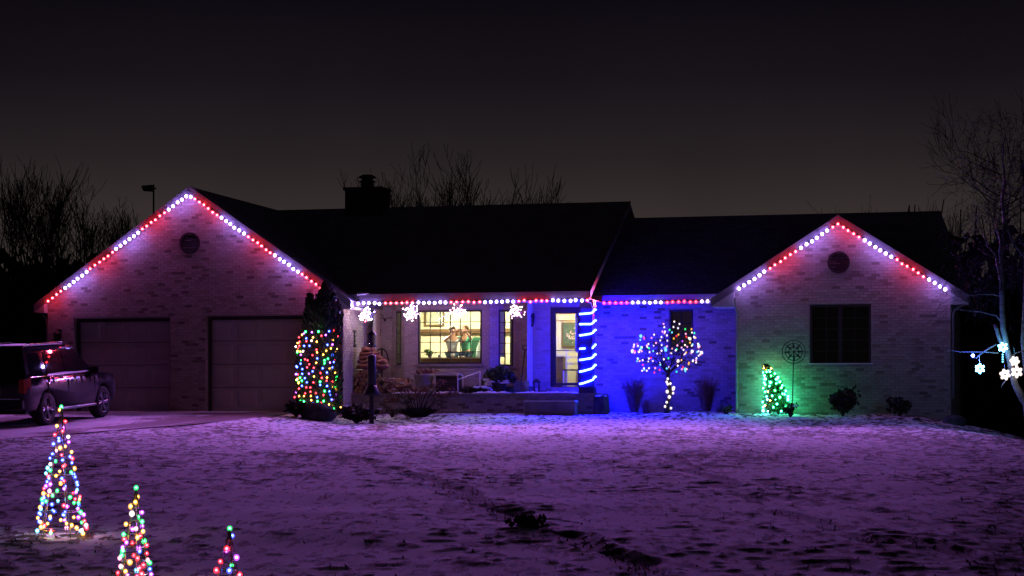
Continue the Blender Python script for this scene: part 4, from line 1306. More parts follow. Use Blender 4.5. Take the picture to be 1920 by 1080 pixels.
# ------------------------------------------------------------------ the small tree hung with lights
def lit_tree():
    v = 1.15
    base = gp(1250, v)
    R = random.Random(51)
    t = thing('ornamental_tree', 'small umbrella-shaped tree in front of the blue wall', 'tree', base)
    def Q(px, py, dv=0.0): return HW(px, py, v + dv) - base
    tr = MB(); pts = [Vector((0, 0, -.05)), Q(1250, 755), Q(1256, 738), Q(1253, 715), Q(1252, 700)]
    tr.tube(pts, [.085, .07, .06, .055, .05], 8); tr.build('trunk', M_bark, t, True)
    cr = MB(); log = []
    for k in range(9):
        a = k * 2 * math.pi / 9 + R.uniform(-.2, .2)
        grow(cr, pts[-1].copy(), Vector((math.cos(a), math.sin(a) * .9, R.uniform(.5, 1.3))).normalized(), R.uniform(.42, .6), .028, 4, R, .55, 0.0, kids=(2, 3), segs=4, wob=.16, up=.01, minr=.004, log=log)
    c = Q(1251, 655)
    out = []
    for x, y, z in cr.v:                                   # keep the crown inside its flat dome
        d = Vector((x, y, z)) - c
        q = math.sqrt((d.x / .98) ** 2 + (d.y / .85) ** 2 + (d.z / .75) ** 2)
        if q > 1: d = d / q
        out.append(tuple(c + d))
    cr.v = out
    cr.build('crown', M_twig, t, recalc=False, kind='stuff')
    s = thing('tree_lights', 'pale mixed-colour light string swagged over the small umbrella tree', 'light string', base)
    wire = []
    rows = [(607, 1258, 16, .12), (622, 1272, 30, .25), (634, 1252, 52, .5), (648, 1250, 62, .72), (660, 1251, 66, .8), (676, 1250, 56, .7), (692, 1246, 42, .5)]
    for (py, cx, hw, ry), nb in zip(rows, (5, 12, 20, 30, 32, 25, 18)):
        for i in range(nb):
            a = 2 * math.pi * i / nb + R.uniform(-.12, .12)
            px = cx + hw * math.cos(a)
            q = Q(px, py + R.gauss(0, 2.6) + 5 * math.sin(a) * .5, ry * math.sin(a) * 1.0)
            wire.append(q)
            cc = R.choices(['warm', 'pink', 'cyan', 'amber', 'red', 'purple', 'green', 'white'], [46, 12, 10, 14, 10, 2, 6, 4])[0]
            big = R.random() < .12
            bulb(s, q, cc if not big else R.choice(['warm', 'cyan']), .026 if big else .016, 1.9, glow=.6, shell=1.6)
    for k, (px, py) in enumerate([(1252, 710), (1250, 716), (1257, 719), (1263, 727), (1251, 734), (1262, 737), (1255, 744), (1250, 754), (1247, 762), (1258, 765), (1262, 730), (1252, 720)]):
        q = Q(px, py, -.09); wire.append(q)
        bulb(s, q, 'warm', .032 if k in (3, 4, 6) else .024, 1.9, glow=.5, shell=1.45)
    mb = MB(); mb.tube(wire, .005, 3, cap=False); mb.build('cable', M_wire, s)
lit_tree()

# the small cone of green lights against the gable wall
def green_tree():
    v = .58
    base = gp(1460, v)
    R = random.Random(61)
    t = thing('evergreen_sapling', 'small leaning evergreen covered in green lights at the gable wall', 'tree', base)
    tr = MB(); tr.tube([(0, 0, -.05), (-.05, 0, .5), (-.34, 0, 1.28)], [.03, .02, .006], 6); tr.build('trunk', M_bark, t)
    cr = MB(); pts = []
    for i in range(900):
        s = R.random() ** 1.3
        r = .36 * (1 - s) ** .7 * math.sqrt(R.random()); a = R.uniform(0, 6.28)
        pts.append((r * math.cos(a) - .34 * s ** 1.6, r * math.sin(a) * .6, .08 + 1.2 * s))
    leaf_cloud(cr, pts, .09, R, 1, .5); cr.build('crown', M_conifer, t, recalc=False, kind='stuff')
    l = thing('green_tree_lights', 'green and teal light string with amber tip on the leaning sapling', 'light string', base)
    wire = []
    n = 74
    for i in range(n):
        s = (i + .5) / n
        a = i * 2.399
        r = .40 * (1 - s) ** .65 + .03
        q = Vector((r * math.cos(a) * R.uniform(.8, 1.05) - .34 * s ** 1.6, r * math.sin(a) * .6, .06 + 1.22 * s + R.gauss(0, .02)))
        wire.append(q)
        cc = 'amber' if s > .9 or R.random() < .04 else R.choices(['teal', 'green', 'cyan'], [50, 38, 12])[0]
        big = R.random() < .22
        bulb(l, q, cc, (.026 if big else .019) if cc != 'amber' else .014, 95.0 if cc != 'amber' else 110.0, glow=.8, shell=1.7)
    mb = MB(); mb.tube(wire, .005, 3, cap=False); mb.build('cable', M_wire, l)
green_tree()

def wind_spinner():
    v = .05
    base = gp(1485, v)
    t = thing('wind_spinner', 'tall garden wind spinner with concentric rings on a thin stake', 'garden ornament', base)
    q = HW(1488, 660, v) - base
    mb = MB(); mb.tube([(0, 0, -.1), q], .014, 6); mb.build('stake', M_blackmetal, t)
    for r in (.30, .22, .13):
        mb = MB(); mb.tube([(q.x + r * math.cos(a), q.y - .03, q.z + r * math.sin(a)) for a in np.linspace(0, 2 * math.pi, 29)], .011, 5, cap=False); mb.build('ring', M_blackmetal, t)
    for k in range(8):
        a = k * math.pi / 4
        mb = MB(); mb.add([(q.x + .04 * math.cos(a), q.y - .05, q.z + .04 * math.sin(a)), (q.x + .13 * math.cos(a + .25), q.y - .02, q.z + .13 * math.sin(a + .25)), (q.x + .29 * math.cos(a + .1), q.y - .04, q.z + .29 * math.sin(a + .1)), (q.x + .16 * math.cos(a - .12), q.y - .06, q.z + .16 * math.sin(a - .12))], [(0, 1, 2, 3)])
        mb.build('vane', M_blackmetal, t)
    mb = MB(); mb.ico((q.x, q.y - .05, q.z), .04, 2); mb.build('hub', M_blackmetal, t, True)
wind_spinner()

# shrubs, rocks, dry grasses
def shrub(px, v, h, w, label, seed, n=700, leaf=.09, mat=None, snow=0, twig=14, group='dark shrubs along the house'):
    R = random.Random(seed)
    base = gp(px, v)
    t = thing('shrub', label, 'shrub', base, group=group)
    st = MB()
    lobes = []
    for k in range(twig):
        a = R.uniform(0, 6.28); d = Vector((math.cos(a) * w * .5 * R.uniform(.3, 1), math.sin(a) * w * .4 * R.uniform(.3, 1), h * R.uniform(.5, 1)))
        st.tube([(0, 0, -.03), d * .5 + Vector((0, 0, .04)), d], [.014, .009, .004], 4, cap=False)
        lobes.append((d, R.uniform(.10, .22) * min(1, h)))
    st.build('stems', M_twig, t, recalc=False, kind='stuff')
    cr = MB(); pts = []
    for i in range(n):
        d, r = R.choice(lobes)
        f = R.uniform(.45, 1.0)
        pts.append(tuple(Vector(d) * f + Vector((R.gauss(0, r * .55), R.gauss(0, r * .55), R.gauss(0, r * .4)))))
    pts = [p for p in pts if p[2] > .01]
    leaf_cloud(cr, pts, leaf, R, 1, .2); cr.build('crown', mat or M_shrub, t, recalc=False, kind='stuff')
    if snow:
        sn = MB()
        for i in range(snow):
            d, r = R.choice(lobes)
            sn.ico(Vector(d) * R.uniform(.6, 1) + Vector((R.gauss(0, .05), R.gauss(0, .05), .04)), R.uniform(.03, .07), 1, sc=(1.5, 1.2, .5), jit=.3, R=R)
        sn.build('snow_caps', M_snow, t, True, kind='stuff')
    return t
shrub(1580, .25, .75, .75, 'dark leafy shrub below the gable window', 71, 900, .10)
shrub(1687, .15, .52, .85, 'low forked shrub between the leafy shrub and the boulder', 72, 420, .09, twig=7)
shrub(1482, -.25, .40, .45, 'tiny shrub at the foot of the wind spinner', 73, 260, .06, snow=3)
shrub(555, -2.1, .42, .75, 'low spiky shrub beside the boulder at the driveway', 74, 500, .10)
shrub(668, -2.4, .44, 1.15, 'wide low shrub with snowy tips at the foot of the bird feeder', 75, 900, .10, snow=16, twig=22)
shrub(1362, .55, .34, .5, 'small bare shrub at the corner of the gable wall', 76, 90, .06, twig=20)
shrub(735, -.15, .30, .6, 'flattened weeds in the snow left of the dried hydrangea', 77, 60, .05, twig=12)

def boulder(px, v, w, h, label, seed, snow=False, dz=0.0):
    R = random.Random(seed)
    base = gp(px, v)
    mb = MB()
    vs, fs = ICO[3]
    lump = [(Vector((R.gauss(0, 1), R.gauss(0, 1), R.gauss(0, 1))).normalized(), R.uniform(-.16, .14)) for _ in range(14)]
    out = []
    for p in vs:
        q = Vector(p); k = 1.0
        for d, a in lump: k += a * max(0, q.dot(d)) ** 3
        out.append((q.x * k * w / 2, q.y * k * w * .36, q.z * k * h * .62 + h * .3 + dz))
    mb.add(out, fs)
    o = mb.build('boulder', M_rock, loc=base, smooth_=True)
    tag(o, label, 'boulder', 'boulders in the flower beds')
boulder(597, -1.95, .95, .46, 'rounded dark boulder in front of the lit evergreens', 81)
boulder(1790, -.35, .68, .30, 'flat pale boulder at the end corner of the house', 82)
boulder(1718, -.9, .22, .10, 'small stone in the snow between the forked shrub and the flat boulder', 83)

def dry_grass(px, v, h, w, label, seed, n=420):
    R = random.Random(seed)
    base = gp(px, v)
    t = thing('ornamental_grass', label, 'grass clump', base, group='dried grass clumps along the wing wall')
    mb = MB()
    for i in range(n):
        a = R.uniform(0, 6.28); r0 = R.uniform(0, .10); l = h * R.uniform(.55, 1.05)
        b = Vector((r0 * math.cos(a), r0 * math.sin(a), -.02)); s = R.uniform(.05, .5) * w
        mid = b + Vector((math.cos(a) * s * .35, math.sin(a) * s * .35, l * .6)); tip = b + Vector((math.cos(a) * s, math.sin(a) * s, l * R.uniform(.8, 1.0)))
        wd = Vector((-math.sin(a), math.cos(a), 0)) * .007
        mb.add([b - wd, b + wd, mid + wd, mid - wd, tip], [(0, 1, 2, 3), (3, 2, 4)])
    mb.build('blades', M_drygrass, t, recalc=False, kind='stuff')
dry_grass(1190, 1.9, 1.15, 1.2, 'reddish dried grass clump between the porch and the umbrella tree', 91)
dry_grass(1325, 1.9, 1.15, 1.1, 'reddish dried grass clump between the umbrella tree and the gable corner', 92)
dry_grass(1212, 1.5, .45, .5, 'short dried grass tuft at the foot of the taller clump by the porch', 93, 120)

# dried hydrangea with a tuft of grass at its foot
def hydrangea():
    R = random.Random(95)
    base = gp(785, -.15)
    t = thing('hydrangea', 'dried hydrangea with fanned stems and brown flower heads before the porch', 'shrub', base)
    fl = MB()
    for k in range(24):
        a = math.pi * (.12 + .76 * k / 23) + R.gauss(0, .03); l = R.uniform(.75, 1.22)
        if 9 < k < 14: l *= .8
        d = Vector((math.cos(a) * l * .95, R.uniform(-.35, .25), abs(math.sin(a)) ** .5 * l * .85))
        st = MB(); st.tube([(R.gauss(0, .04), R.gauss(0, .04), -.03), d * .5 + Vector((0, 0, .1)), d], [.012, .009, .006], 5); st.build('stem', M_birchtwig, t)
        hd = MB(); pts = [tuple(d + Vector((R.gauss(0, .075), R.gauss(0, .075), R.gauss(0, .035)))) for _ in range(46)]
        leaf_cloud(hd, pts, .055, R, 1, 0); hd.build('flower_head', M_drygrass, t, recalc=False, kind='stuff')
    g = MB()
    for i in range(420):
        a = R.uniform(0, 6.28); l = R.uniform(.2, .34); s = R.uniform(.1, .5)
        b = Vector((R.gauss(0, .10), R.gauss(0, .08), -.02)); tip = b + Vector((math.cos(a) * s, math.sin(a) * s, l * (1 - .5 * s)))
        wd = Vector((-math.sin(a), math.cos(a), 0)) * .012
        g.add([b - wd, b + wd, (b + tip) / 2 + wd + Vector((0, 0, .06)), tip], [(0, 1, 2), (0, 2, 3)])
    g.build('grass_tuft', M_shrub, t, recalc=False, kind='stuff')
hydrangea()

# clod of dug-up turf in the middle of the lawn
def clod():
    x, y = march(990, 990)
    R = random.Random(97)
    t = thing('turf_clod', 'dark clod of weeds at the end of the drag marks in the lawn', 'clod', (x, y, gz(x, y)))
    mb = MB(); mb.ico((0, 0, .03), .10, 2, sc=(1.1, .9, .55), jit=.25, R=R); mb.build('soil', M_rock, t, True)
    g = MB(); leaf_cloud(g, [(R.gauss(0, .06), R.gauss(0, .06), .05) for _ in range(120)], .07, R, 1, .8); g.build('weeds', M_shrub, t, recalc=False, kind='stuff')
clod()

# ------------------------------------------------------------------ bird feeder pole with squirrel baffle
def bird_feeder():
    v = -2.55
    base = gp(697, v)
    t = thing('bird_feeder', 'black bird feeder pole with a lantern feeder and a tubular squirrel baffle', 'bird feeder', base)
    z = lambda py: H(697, py, v)[1] - base.z
    mb = MB(); mb.lathe([(.012, z(740)), (.012, z(610))], 8); mb.build('pole', M_blackmetal, t)
    mb = MB(); mb.box((-.055, -.055, -.1), (.055, .055, z(738))); mb.build('post', M_trim, t)
    mb = MB(); mb.lathe([(.112, z(738)), (.112, z(669)), (.095, z(666)), (.03, z(665))], 18); mb.build('baffle_tube', M_blackmetal, t, True)
    mb = MB(); mb.lathe([(.22, z(741)), (.22, z(738)), (.15, z(727)), (.12, z(722))], 18); mb.build('baffle_skirt', M_blackmetal, t, True)
    mb = MB(); mb.lathe([(.125, z(628)), (.11, z(626)), (.05, z(622)), (.015, z(620))], 16); mb.build('feeder_roof', M_blackmetal, t, True)
    mb = MB(); mb.lathe([(.09, z(651)), (.125, z(650)), (.125, z(648)), (.09, z(647.5))], 16); mb.build('feeder_tray', M_blackmetal, t)
    mb = MB(); mb.lathe([(.075, z(648)), (.075, z(628))], 14); mb.build('feeder_tube', glassy('feeder_plastic', (.55, .5, .5), .8), t, True)
    for k in range(8):
        a = k * math.pi / 4
        mb = MB(); mb.tube([(.1 * math.cos(a), .1 * math.sin(a), z(649)), (.1 * math.cos(a), .1 * math.sin(a), z(627))], .006, 4); mb.build('cage_bar', M_blackmetal, t)
bird_feeder()

# ------------------------------------------------------------------ things on the walls and the porch
def pw(u, v, z): return to_world(u, v, z)
def thermometer():
    v = .95
    u = GR + .012
    t = thing('wall_thermometer', 'long dark wall thermometer on the pale side wall of the garage', 'thermometer', pw(u, v, H(668, 650, v)[1]), -TH)
    h = .45
    mb = MB(); mb.box((.0, -.06, 0), (.02, .06, h)); mb.build('backplate', M_blackmetal, t)
    for zz in (0, h - .03):
        mb = MB(); mb.box((-.005, -.10, zz - .005), (.03, .10, zz + .03)); mb.build('end_cap', M_blackmetal, t)
    for k in range(3):
        mb = MB(); mb.lathe([(.026, 0), (.026, .012)], 12, axis=0, c=(.02, 0, .1 + k * .12)); mb.build('dial', M_metal, t)
thermometer()
def bracket():
    v = VP - .03
    t = thing('scroll_bracket', 'curved iron scroll bracket on the porch wall by the bay window', 'bracket', pw(H(722, 597, v)[0], v, H(722, 597, v)[1]), -TH)
    mb = MB(); mb.tube([(-.22, 0, .09), (-.14, -.02, .13), (-.06, -.03, .06), (.0, -.04, -.02), (.08, -.03, .0), (.2, -.02, .02), (.3, -.02, .07)], .012, 5); mb.build('scroll', M_blackmetal, t, True)
    mb = MB(); mb.tube([(-.22, 0, .09), (-.2, -.01, .02), (-.12, -.02, .02), (-.02, -.03, -.03), (.0, -.03, -.06)], .011, 5); mb.build('lower_curl', M_blackmetal, t, True)
    mb = MB(); mb.box((-.03, -.01, -.08), (.03, .018, .0)); mb.build('wall_plate', M_blackmetal, t)
bracket()
for px, y0, y1, w, lab in ((711, 630, 617, .085, 'small dark plaque on the porch wall under the scroll bracket'), (711.5, 638, 634, .05, 'tiny dark plate right below the plaque on the porch wall')):
    v = VP - .016
    u, z = H(px, y0, v); z1 = H(px, y1, v)[1]
    mb = MB(); mb.box((-w / 2, -.02, 0), (w / 2, 0, z1 - z)); mb.box((-w / 2 + .01, -.026, .01), (w / 2 - .01, -.02, z1 - z - .01))
    tag(mb.build('wall_plaque', M_trim, loc=pw(u, v, z), rz=-TH), lab, 'plaque')
def wall_lantern(px, py, v, sc, label, lit=False):
    u, z = H(px, py, v)
    t = thing('wall_lantern', label, 'wall lantern', pw(u, v, z), -TH, 'carriage lanterns on the walls')
    t.scale = (sc, sc, sc)
    mb = MB(); mb.box((-.05, -.02, -.02), (.05, .0, .2)); mb.build('back_plate', M_blackmetal, t)
    mb = MB(); mb.tube([(0, -.01, .14), (0, -.08, .2), (0, -.13, .17)], .012, 6); mb.build('arm', M_blackmetal, t)
    mb = MB(); mb.lathe([(.02, .17), (.11, .10), (.10, .09)], 8, c=(0, -.13, 0)); mb.build('cap', M_blackmetal, t)
    mb = MB(); mb.lathe([(.055, -.14), (.085, .09)], 8, c=(0, -.13, 0)); mb.build('glass', glassy('lantern_glass', (.5, .5, .5)), t)
    for k in range(4):
        a = k * math.pi / 2 + .78
        mb = MB(); mb.tube([(.057 * math.cos(a), -.13 + .057 * math.sin(a), -.14), (.088 * math.cos(a), -.13 + .088 * math.sin(a), .09)], .007, 4); mb.build('cage_bar', M_blackmetal, t)
    mb = MB(); mb.lathe([(.02, -.18), (.06, -.14), (.06, -.13)], 8, c=(0, -.13, 0)); mb.build('base_cup', M_blackmetal, t)
wall_lantern(999, 601, VP - .013, 1.0, 'black carriage lantern on the wall beside the front door')
wall_lantern(112, 634, -.014, 1.25, 'dark carriage lantern left of the garage door above the car roof')

def log_pile():
    R = random.Random(111)
    v = 1.0
    u0, u1 = GR + .03, GR + 1.02
    base = pw((u0 + u1) / 2, v, DECK_Z)
    t = thing('firewood_stack', 'stack of round firewood logs on the porch beside the garage wall', 'firewood', base, -TH)
    W = u1 - u0; r = .062
    row = 0; z = r
    while row < 6:
        n = int(W / (2 * r)) - row // 2
        for i in range(n):
            x = -W / 2 + r + i * 2 * r * 1.02 + (r if row % 2 else 0)
            rr = r * R.uniform(.78, 1.0)
            if x > W / 2 - r * .3: continue
            mb = MB(); mb.lathe([(rr, -.2 + R.uniform(-.03, .03)), (rr * 1.02, .2)], 9, axis=1, c=(x, 0, z), m=0, cap=False)
            k = len(mb.v)
            mb.add([mb.v[j] for j in range(9)], [tuple(range(9))], 1); mb.add([mb.v[9 + j] for j in range(9)], [tuple(range(8, -1, -1))], 1)
            mb.build('log', [M_logbark, M_wood], t)
        z += r * 1.72; row += 1
    top = z + base.z - r * .6
    c = thing('folded_tarp', 'reddish brown folded tarp heaped on the firewood stack', 'tarp', (base.x, base.y, top), -TH)
    hh = 0
    for k, (w, h) in enumerate([(.92, .17), (.84, .13), (.66, .14), (.56, .12), (.36, .13)]):
        mb = MB(); vs, fs = ICO[3]
        out = []
        for p in vs:
            q = Vector(p); s = math.copysign(abs(q.x) ** .6, q.x), math.copysign(abs(q.y) ** .6, q.y), math.copysign(abs(q.z) ** .8, q.z)
            wob = .02 * math.sin(9 * q.x + k * 2) + .015 * math.sin(13 * q.y + k)
            out.append((s[0] * w / 2 * 1.02 - .03 * k * (k > 1), s[1] * .2, hh + h / 2 + s[2] * h * .56 + wob))
        mb.add(out, fs); mb.build('fold', M_tarp, c, True); hh += h * .86
log_pile()
def ring():
    v = 2.2
    u, z = H(715, 674, v)
    R = random.Random(113)
    t = thing('twig_wreath', 'twig wreath ring leaning behind the firewood stack', 'wreath', pw(u, v, z), -TH)
    for k in range(6):
        mb = MB(); mb.tube([((.20 + R.gauss(0, .012)) * math.cos(a), R.gauss(0, .012), (.30 + R.gauss(0, .012)) * math.sin(a)) for a in np.linspace(0, 2 * math.pi, 25)], .012, 4, cap=False); mb.build('twig', M_twig, t)
    mb = MB(); mb.box((-.03, .03, DECK_Z - z), (.03, .05, .32)); mb.build('stand', M_twig, t)
ring()
def split_logs():
    R = random.Random(115)
    v = 1.1
    t0 = pw(H(757, 720, v)[0], v, DECK_Z)
    t = thing('split_wood_pile', 'loose pile of split logs with pale cut edges on the porch', 'firewood', t0, -TH)
    for k in range(22):
        z = .05 + .085 * (k // 7) + R.uniform(0, .02) if k < 18 else .36
        x = R.uniform(-.42, .42) * (1 - .22 * (k // 7)) - .1 * (k // 7); y = R.uniform(-.12, .12)
        l = R.uniform(.16, .26); s = R.uniform(.05, .08)
        M_ = Matrix.Translation((x, y, z)) @ Matrix.Rotation(R.uniform(-.6, .6), 4, 'Z') @ Matrix.Rotation(R.uniform(-.25, .25), 4, 'Y')
        mb = MB(); vs = []
        for xx in (-l, l):
            vs += [M_ @ Vector((xx, -s, -s * .6)), M_ @ Vector((xx, s, -s * .6)), M_ @ Vector((xx, s * .2, s * .9))]
        mb.add(vs, [(0, 1, 2)], 1); mb.add(vs, [(5, 4, 3)], 1); mb.add(vs, [(0, 3, 4, 1)], 0); mb.add(vs, [(1, 4, 5, 2)], 0); mb.add(vs, [(2, 5, 3, 0)], 1)
        o = mb.build('split_log', [M_logbark, M_wood], t)
        if k % 3 == 0:
            s_ = MB(); s_.ico((x, y - .01, z + s * .75), .05, 2, sc=(2.0, .8, .28), jit=.15, R=R); s_.build('snow', M_snow, o, True)
split_logs()
def urn(px, v, r, h, label, mat, plant=True, seed=1):
    R = random.Random(seed)
    t = thing('stone_urn', label, 'planter', pw(H(px, 735, v)[0], v, DECK_Z), -TH)
    mb = MB(); mb.lathe([(r * .72, 0), (r * .75, .04), (r * .62, .08), (r * .85, h * .45), (r, h * .85), (r * 1.06, h * .88), (r * 1.06, h), (r * .9, h), (r * .88, h * .9)], 20); mb.build('bowl', mat, t, True)
    mb = MB(); mb.lathe([(r * .9, h * .9), (r * .5, h * .95), (.01, h * .96)], 16); mb.build('soil', M_rock, t)
    if plant:
        g = MB(); leaf_cloud(g, [(R.gauss(0, r * .55), R.gauss(0, r * .5), h + abs(R.gauss(0, .05))) for _ in range(150)], .09, R, 1, .8); g.build('dead_leaves', M_drygrass, t, recalc=False, kind='stuff')
    return t
urn(795, 1.25, .27, .54, 'grey stone urn with dead plants behind the hydrangea', M_deck, seed=4)
def planter_box():
    v = 1.3
    u0, u1 = H(822, 735, v)[0], H(861, 735, v)[0]
    w = u1 - u0
    t = thing('planter_box', 'dark slatted planter box with a pale snowy rim below the big window', 'planter', pw((u0 + u1) / 2, v, DECK_Z), -TH)
    for k in range(5):
        z = .01 + k * .095
        mb = MB(); mb.box((-w / 2, -.2, z), (w / 2, -.17, z + .085)); mb.build('slat', M_trim, t)
    for s in (-1, 1):
        mb = MB(); mb.box((s * w / 2 - .02, -.17, .01), (s * w / 2 + .02, .2, .48)); mb.build('side', M_trim, t)
    mb = MB(); mb.box((-w / 2, .17, .01), (w / 2, .2, .48)); mb.build('back', M_trim, t)
    mb = MB(); mb.box((-w / 2 - .03, -.23, .49), (w / 2 + .06, .22, .515)); mb.build('rim', M_metal, t)
    mb = MB(); mb.box((-w / 2 - .02, -.225, .516), (w / 2 + .05, .10, .535)); mb.build('rim_snow', M_snow, t)
    c = thing('lawn_chair_frame', 'pale metal chair frame standing beside the planter box', 'chair frame', pw(u1 + .05, v - .3, DECK_Z), -TH)
    for q, nm in (([(0, 0, 0), (-.01, 0, .54)], 'leg'), ([(-.01, 0, .37), (.55, .25, .60)], 'armrest'), ([(.02, .42, 0), (.02, .42, .5)], 'leg'), ([(.55, .25, .0), (.55, .25, .62)], 'leg'), ([(-.01, 0, .54), (.02, .42, .5)], 'rail')):
        mb = MB(); mb.tube(q, .016, 6); mb.build(nm, M_whitepaint, c)
planter_box()
def porch_greens():
    R = random.Random(121)
    t = thing('potted_boughs', 'pot of dark evergreen boughs with snow beside the narrow window', 'potted plant', pw(H(936, 735, 1.5)[0], 1.5, DECK_Z), -TH)
    mb = MB(); mb.lathe([(.16, 0), (.20, .26), (.22, .27), (.22, .3), (.18, .3)], 16); mb.build('pot', M_pot, t, True)
    g = MB(); pts = []
    for k in range(650):
        a = R.uniform(0, 6.28); q = R.random() ** .5
        pts.append((.44 * q * math.cos(a), .3 * q * math.sin(a), .3 + .40 * math.sqrt(max(0, 1 - q * q)) * R.uniform(.4, 1)))
    leaf_cloud(g, pts, .11, R, 1, .4); g.build('boughs', M_conifer, t, recalc=False, kind='stuff')
    s = MB()
    for k in range(9):
        a = R.uniform(3.4, 6.0); s.ico((.36 * math.cos(a), .25 * math.sin(a) - .05, .30 + R.uniform(-.1, .12)), .055, 2, sc=(2.0, 1, .45), jit=.2, R=R)
    s.build('snow_caps', M_snow, t, True, kind='stuff')
    t2 = thing('leaf_heap', 'low heap of frosted leaves and snow at the porch edge', 'leaf heap', pw(H(895, 735, 1.05)[0], 1.05, DECK_Z), -TH)
    g = MB(); pts = []
    for k in range(420):
        a = R.uniform(0, 6.28); q = R.random() ** .5
        pts.append((.42 * q * math.cos(a), .2 * q * math.sin(a), .02 + .2 * (1 - q) * R.random() + .03))
    leaf_cloud(g, pts, .09, R, 1, .1); g.build('leaves', M_shrub, t2, recalc=False, kind='stuff')
    s = MB()
    for k in range(11): s.ico((R.uniform(-.05, .38), R.uniform(-.2, .05), R.uniform(.08, .2)), .05, 2, sc=(1.9, 1, .45), jit=.2, R=R)
    s.build('snow_caps', M_snow, t2, True, kind='stuff')
porch_greens()
def bucket():
    t = thing('metal_bucket', 'plain galvanised bucket on the porch by the snow shovel', 'bucket', pw(H(984, 733, 1.2)[0], 1.2, DECK_Z), -TH)
    mb = MB(); mb.lathe([(.10, 0), (.125, .33), (.135, .34), (.12, .34), (.095, .02)], 20); mb.build('body', M_metal, t, True)
    mb = MB(); mb.tube([(.13 * math.cos(a), -.02, .33 + .10 * math.sin(a)) for a in np.linspace(0, math.pi, 13)], .006, 5); mb.build('handle', M_steelwire, t)
    mb = MB(); mb.lathe([(.115, .30), (.06, .325), (.01, .33)], 14); mb.build('snow', M_snow, t)
bucket()
def shovel():
    v = 1.9
    z = lambda py: H(979, py, v)[1] - DECK_Z
    t = thing('snow_shovel', 'snow shovel with a D-grip leaning on the porch wall', 'shovel', pw(H(977, 735, v)[0], v, DECK_Z), -TH)
    mb = MB(); mb.tube([(0, -.05, .2), (.03, .30, z(660)), (.035, .34, z(655))], .017, 7); mb.build('shaft', M_twig, t)
    mb = MB(); mb.tube([(.03, .33, z(657)), (-.04, .36, z(653)), (-.05, .37, z(647)), (.12, .37, z(646)), (.11, .36, z(653)), (.03, .33, z(657))], .016, 6); mb.build('grip', M_blackmetal, t)
    mb = MB(); mb.prism([(-.2, .0), (.2, .0), (.2, .30), (.1, .34), (-.1, .34), (-.2, .30)], 1, -.07, -.05); mb.build('blade', M_metal, t)
shovel()
def boot_box():
    t = thing('porch_lantern', 'small dark box lantern on the porch floor below the wall lantern', 'lantern', pw(H(1006, 733, 2.0)[0], 2.0, DECK_Z), -TH)
    mb = MB(); mb.box((-.09, -.09, 0), (.09, .09, .04)); mb.build('base', M_blackmetal, t)
    for a in (-1, 1):
        for b in (-1, 1):
            mb = MB(); mb.box((a * .075 - .01, b * .075 - .01, .04), (a * .075 + .01, b * .075 + .01, .30)); mb.build('post', M_blackmetal, t)
    mb = MB(); mb.lathe([(.12, .30), (.12, .315), (.03, .40)], 4); mb.build('roof', M_blackmetal, t)
    mb = MB(); mb.lathe([(.03, .04), (.03, .15)], 10); mb.build('candle', M_whitepaint, t)
boot_box()
def step_rock():
    R = random.Random(131)
    t = thing('stone_planter', 'rough stone block with snow beside the end of the porch', 'stone planter', gp(1126, .95), -TH)
    mb = MB(); mb.add([(-.16, -.25, -.1), (.17, -.25, -.1), (.2, .3, -.1), (-.14, .3, -.1), (-.14, -.2, .44), (.12, -.22, .5), (.16, .28, .46), (-.12, .28, .48)], [(0, 3, 2, 1), (4, 5, 6, 7), (0, 1, 5, 4), (1, 2, 6, 5), (2, 3, 7, 6), (3, 0, 4, 7)])
    mb.build('block', M_rock, t)
    mb = MB(); mb.ico((.01, -.02, .47), .16, 2, sc=(.95, 1.3, .2), jit=.12, R=R); mb.build('snow_cap', M_snow, t, True)
step_rock()

# floodlight pole behind the garage
def flood_pole():
    d = 76.0
    x = (288 - 960) / FPX * d
    zb = gz(x, d)
    z = lambda py: ZC + (YH - py) / FPX * d - zb
    t = thing('floodlight_pole', 'thin pole with an unlit box floodlight behind the garage roof', 'light pole', (x, d, zb))
    mb = MB(); mb.tube([(0, 0, -.2), (0, 0, z(346))], .035, 8); mb.build('pole', M_blackmetal, t)
    mb = MB(); mb.prism([(-.44, z(349)), (-.05, z(347)), (-.05, z(359)), (-.38, z(358))], 1, -.14, .14); mb.build('lamp_head', M_blackmetal, t)
    mb = MB(); mb.tube([(-.08, 0, z(352)), (.1, 0, z(354))], .03, 6); mb.build('bracket', M_blackmetal, t)
flood_pole()

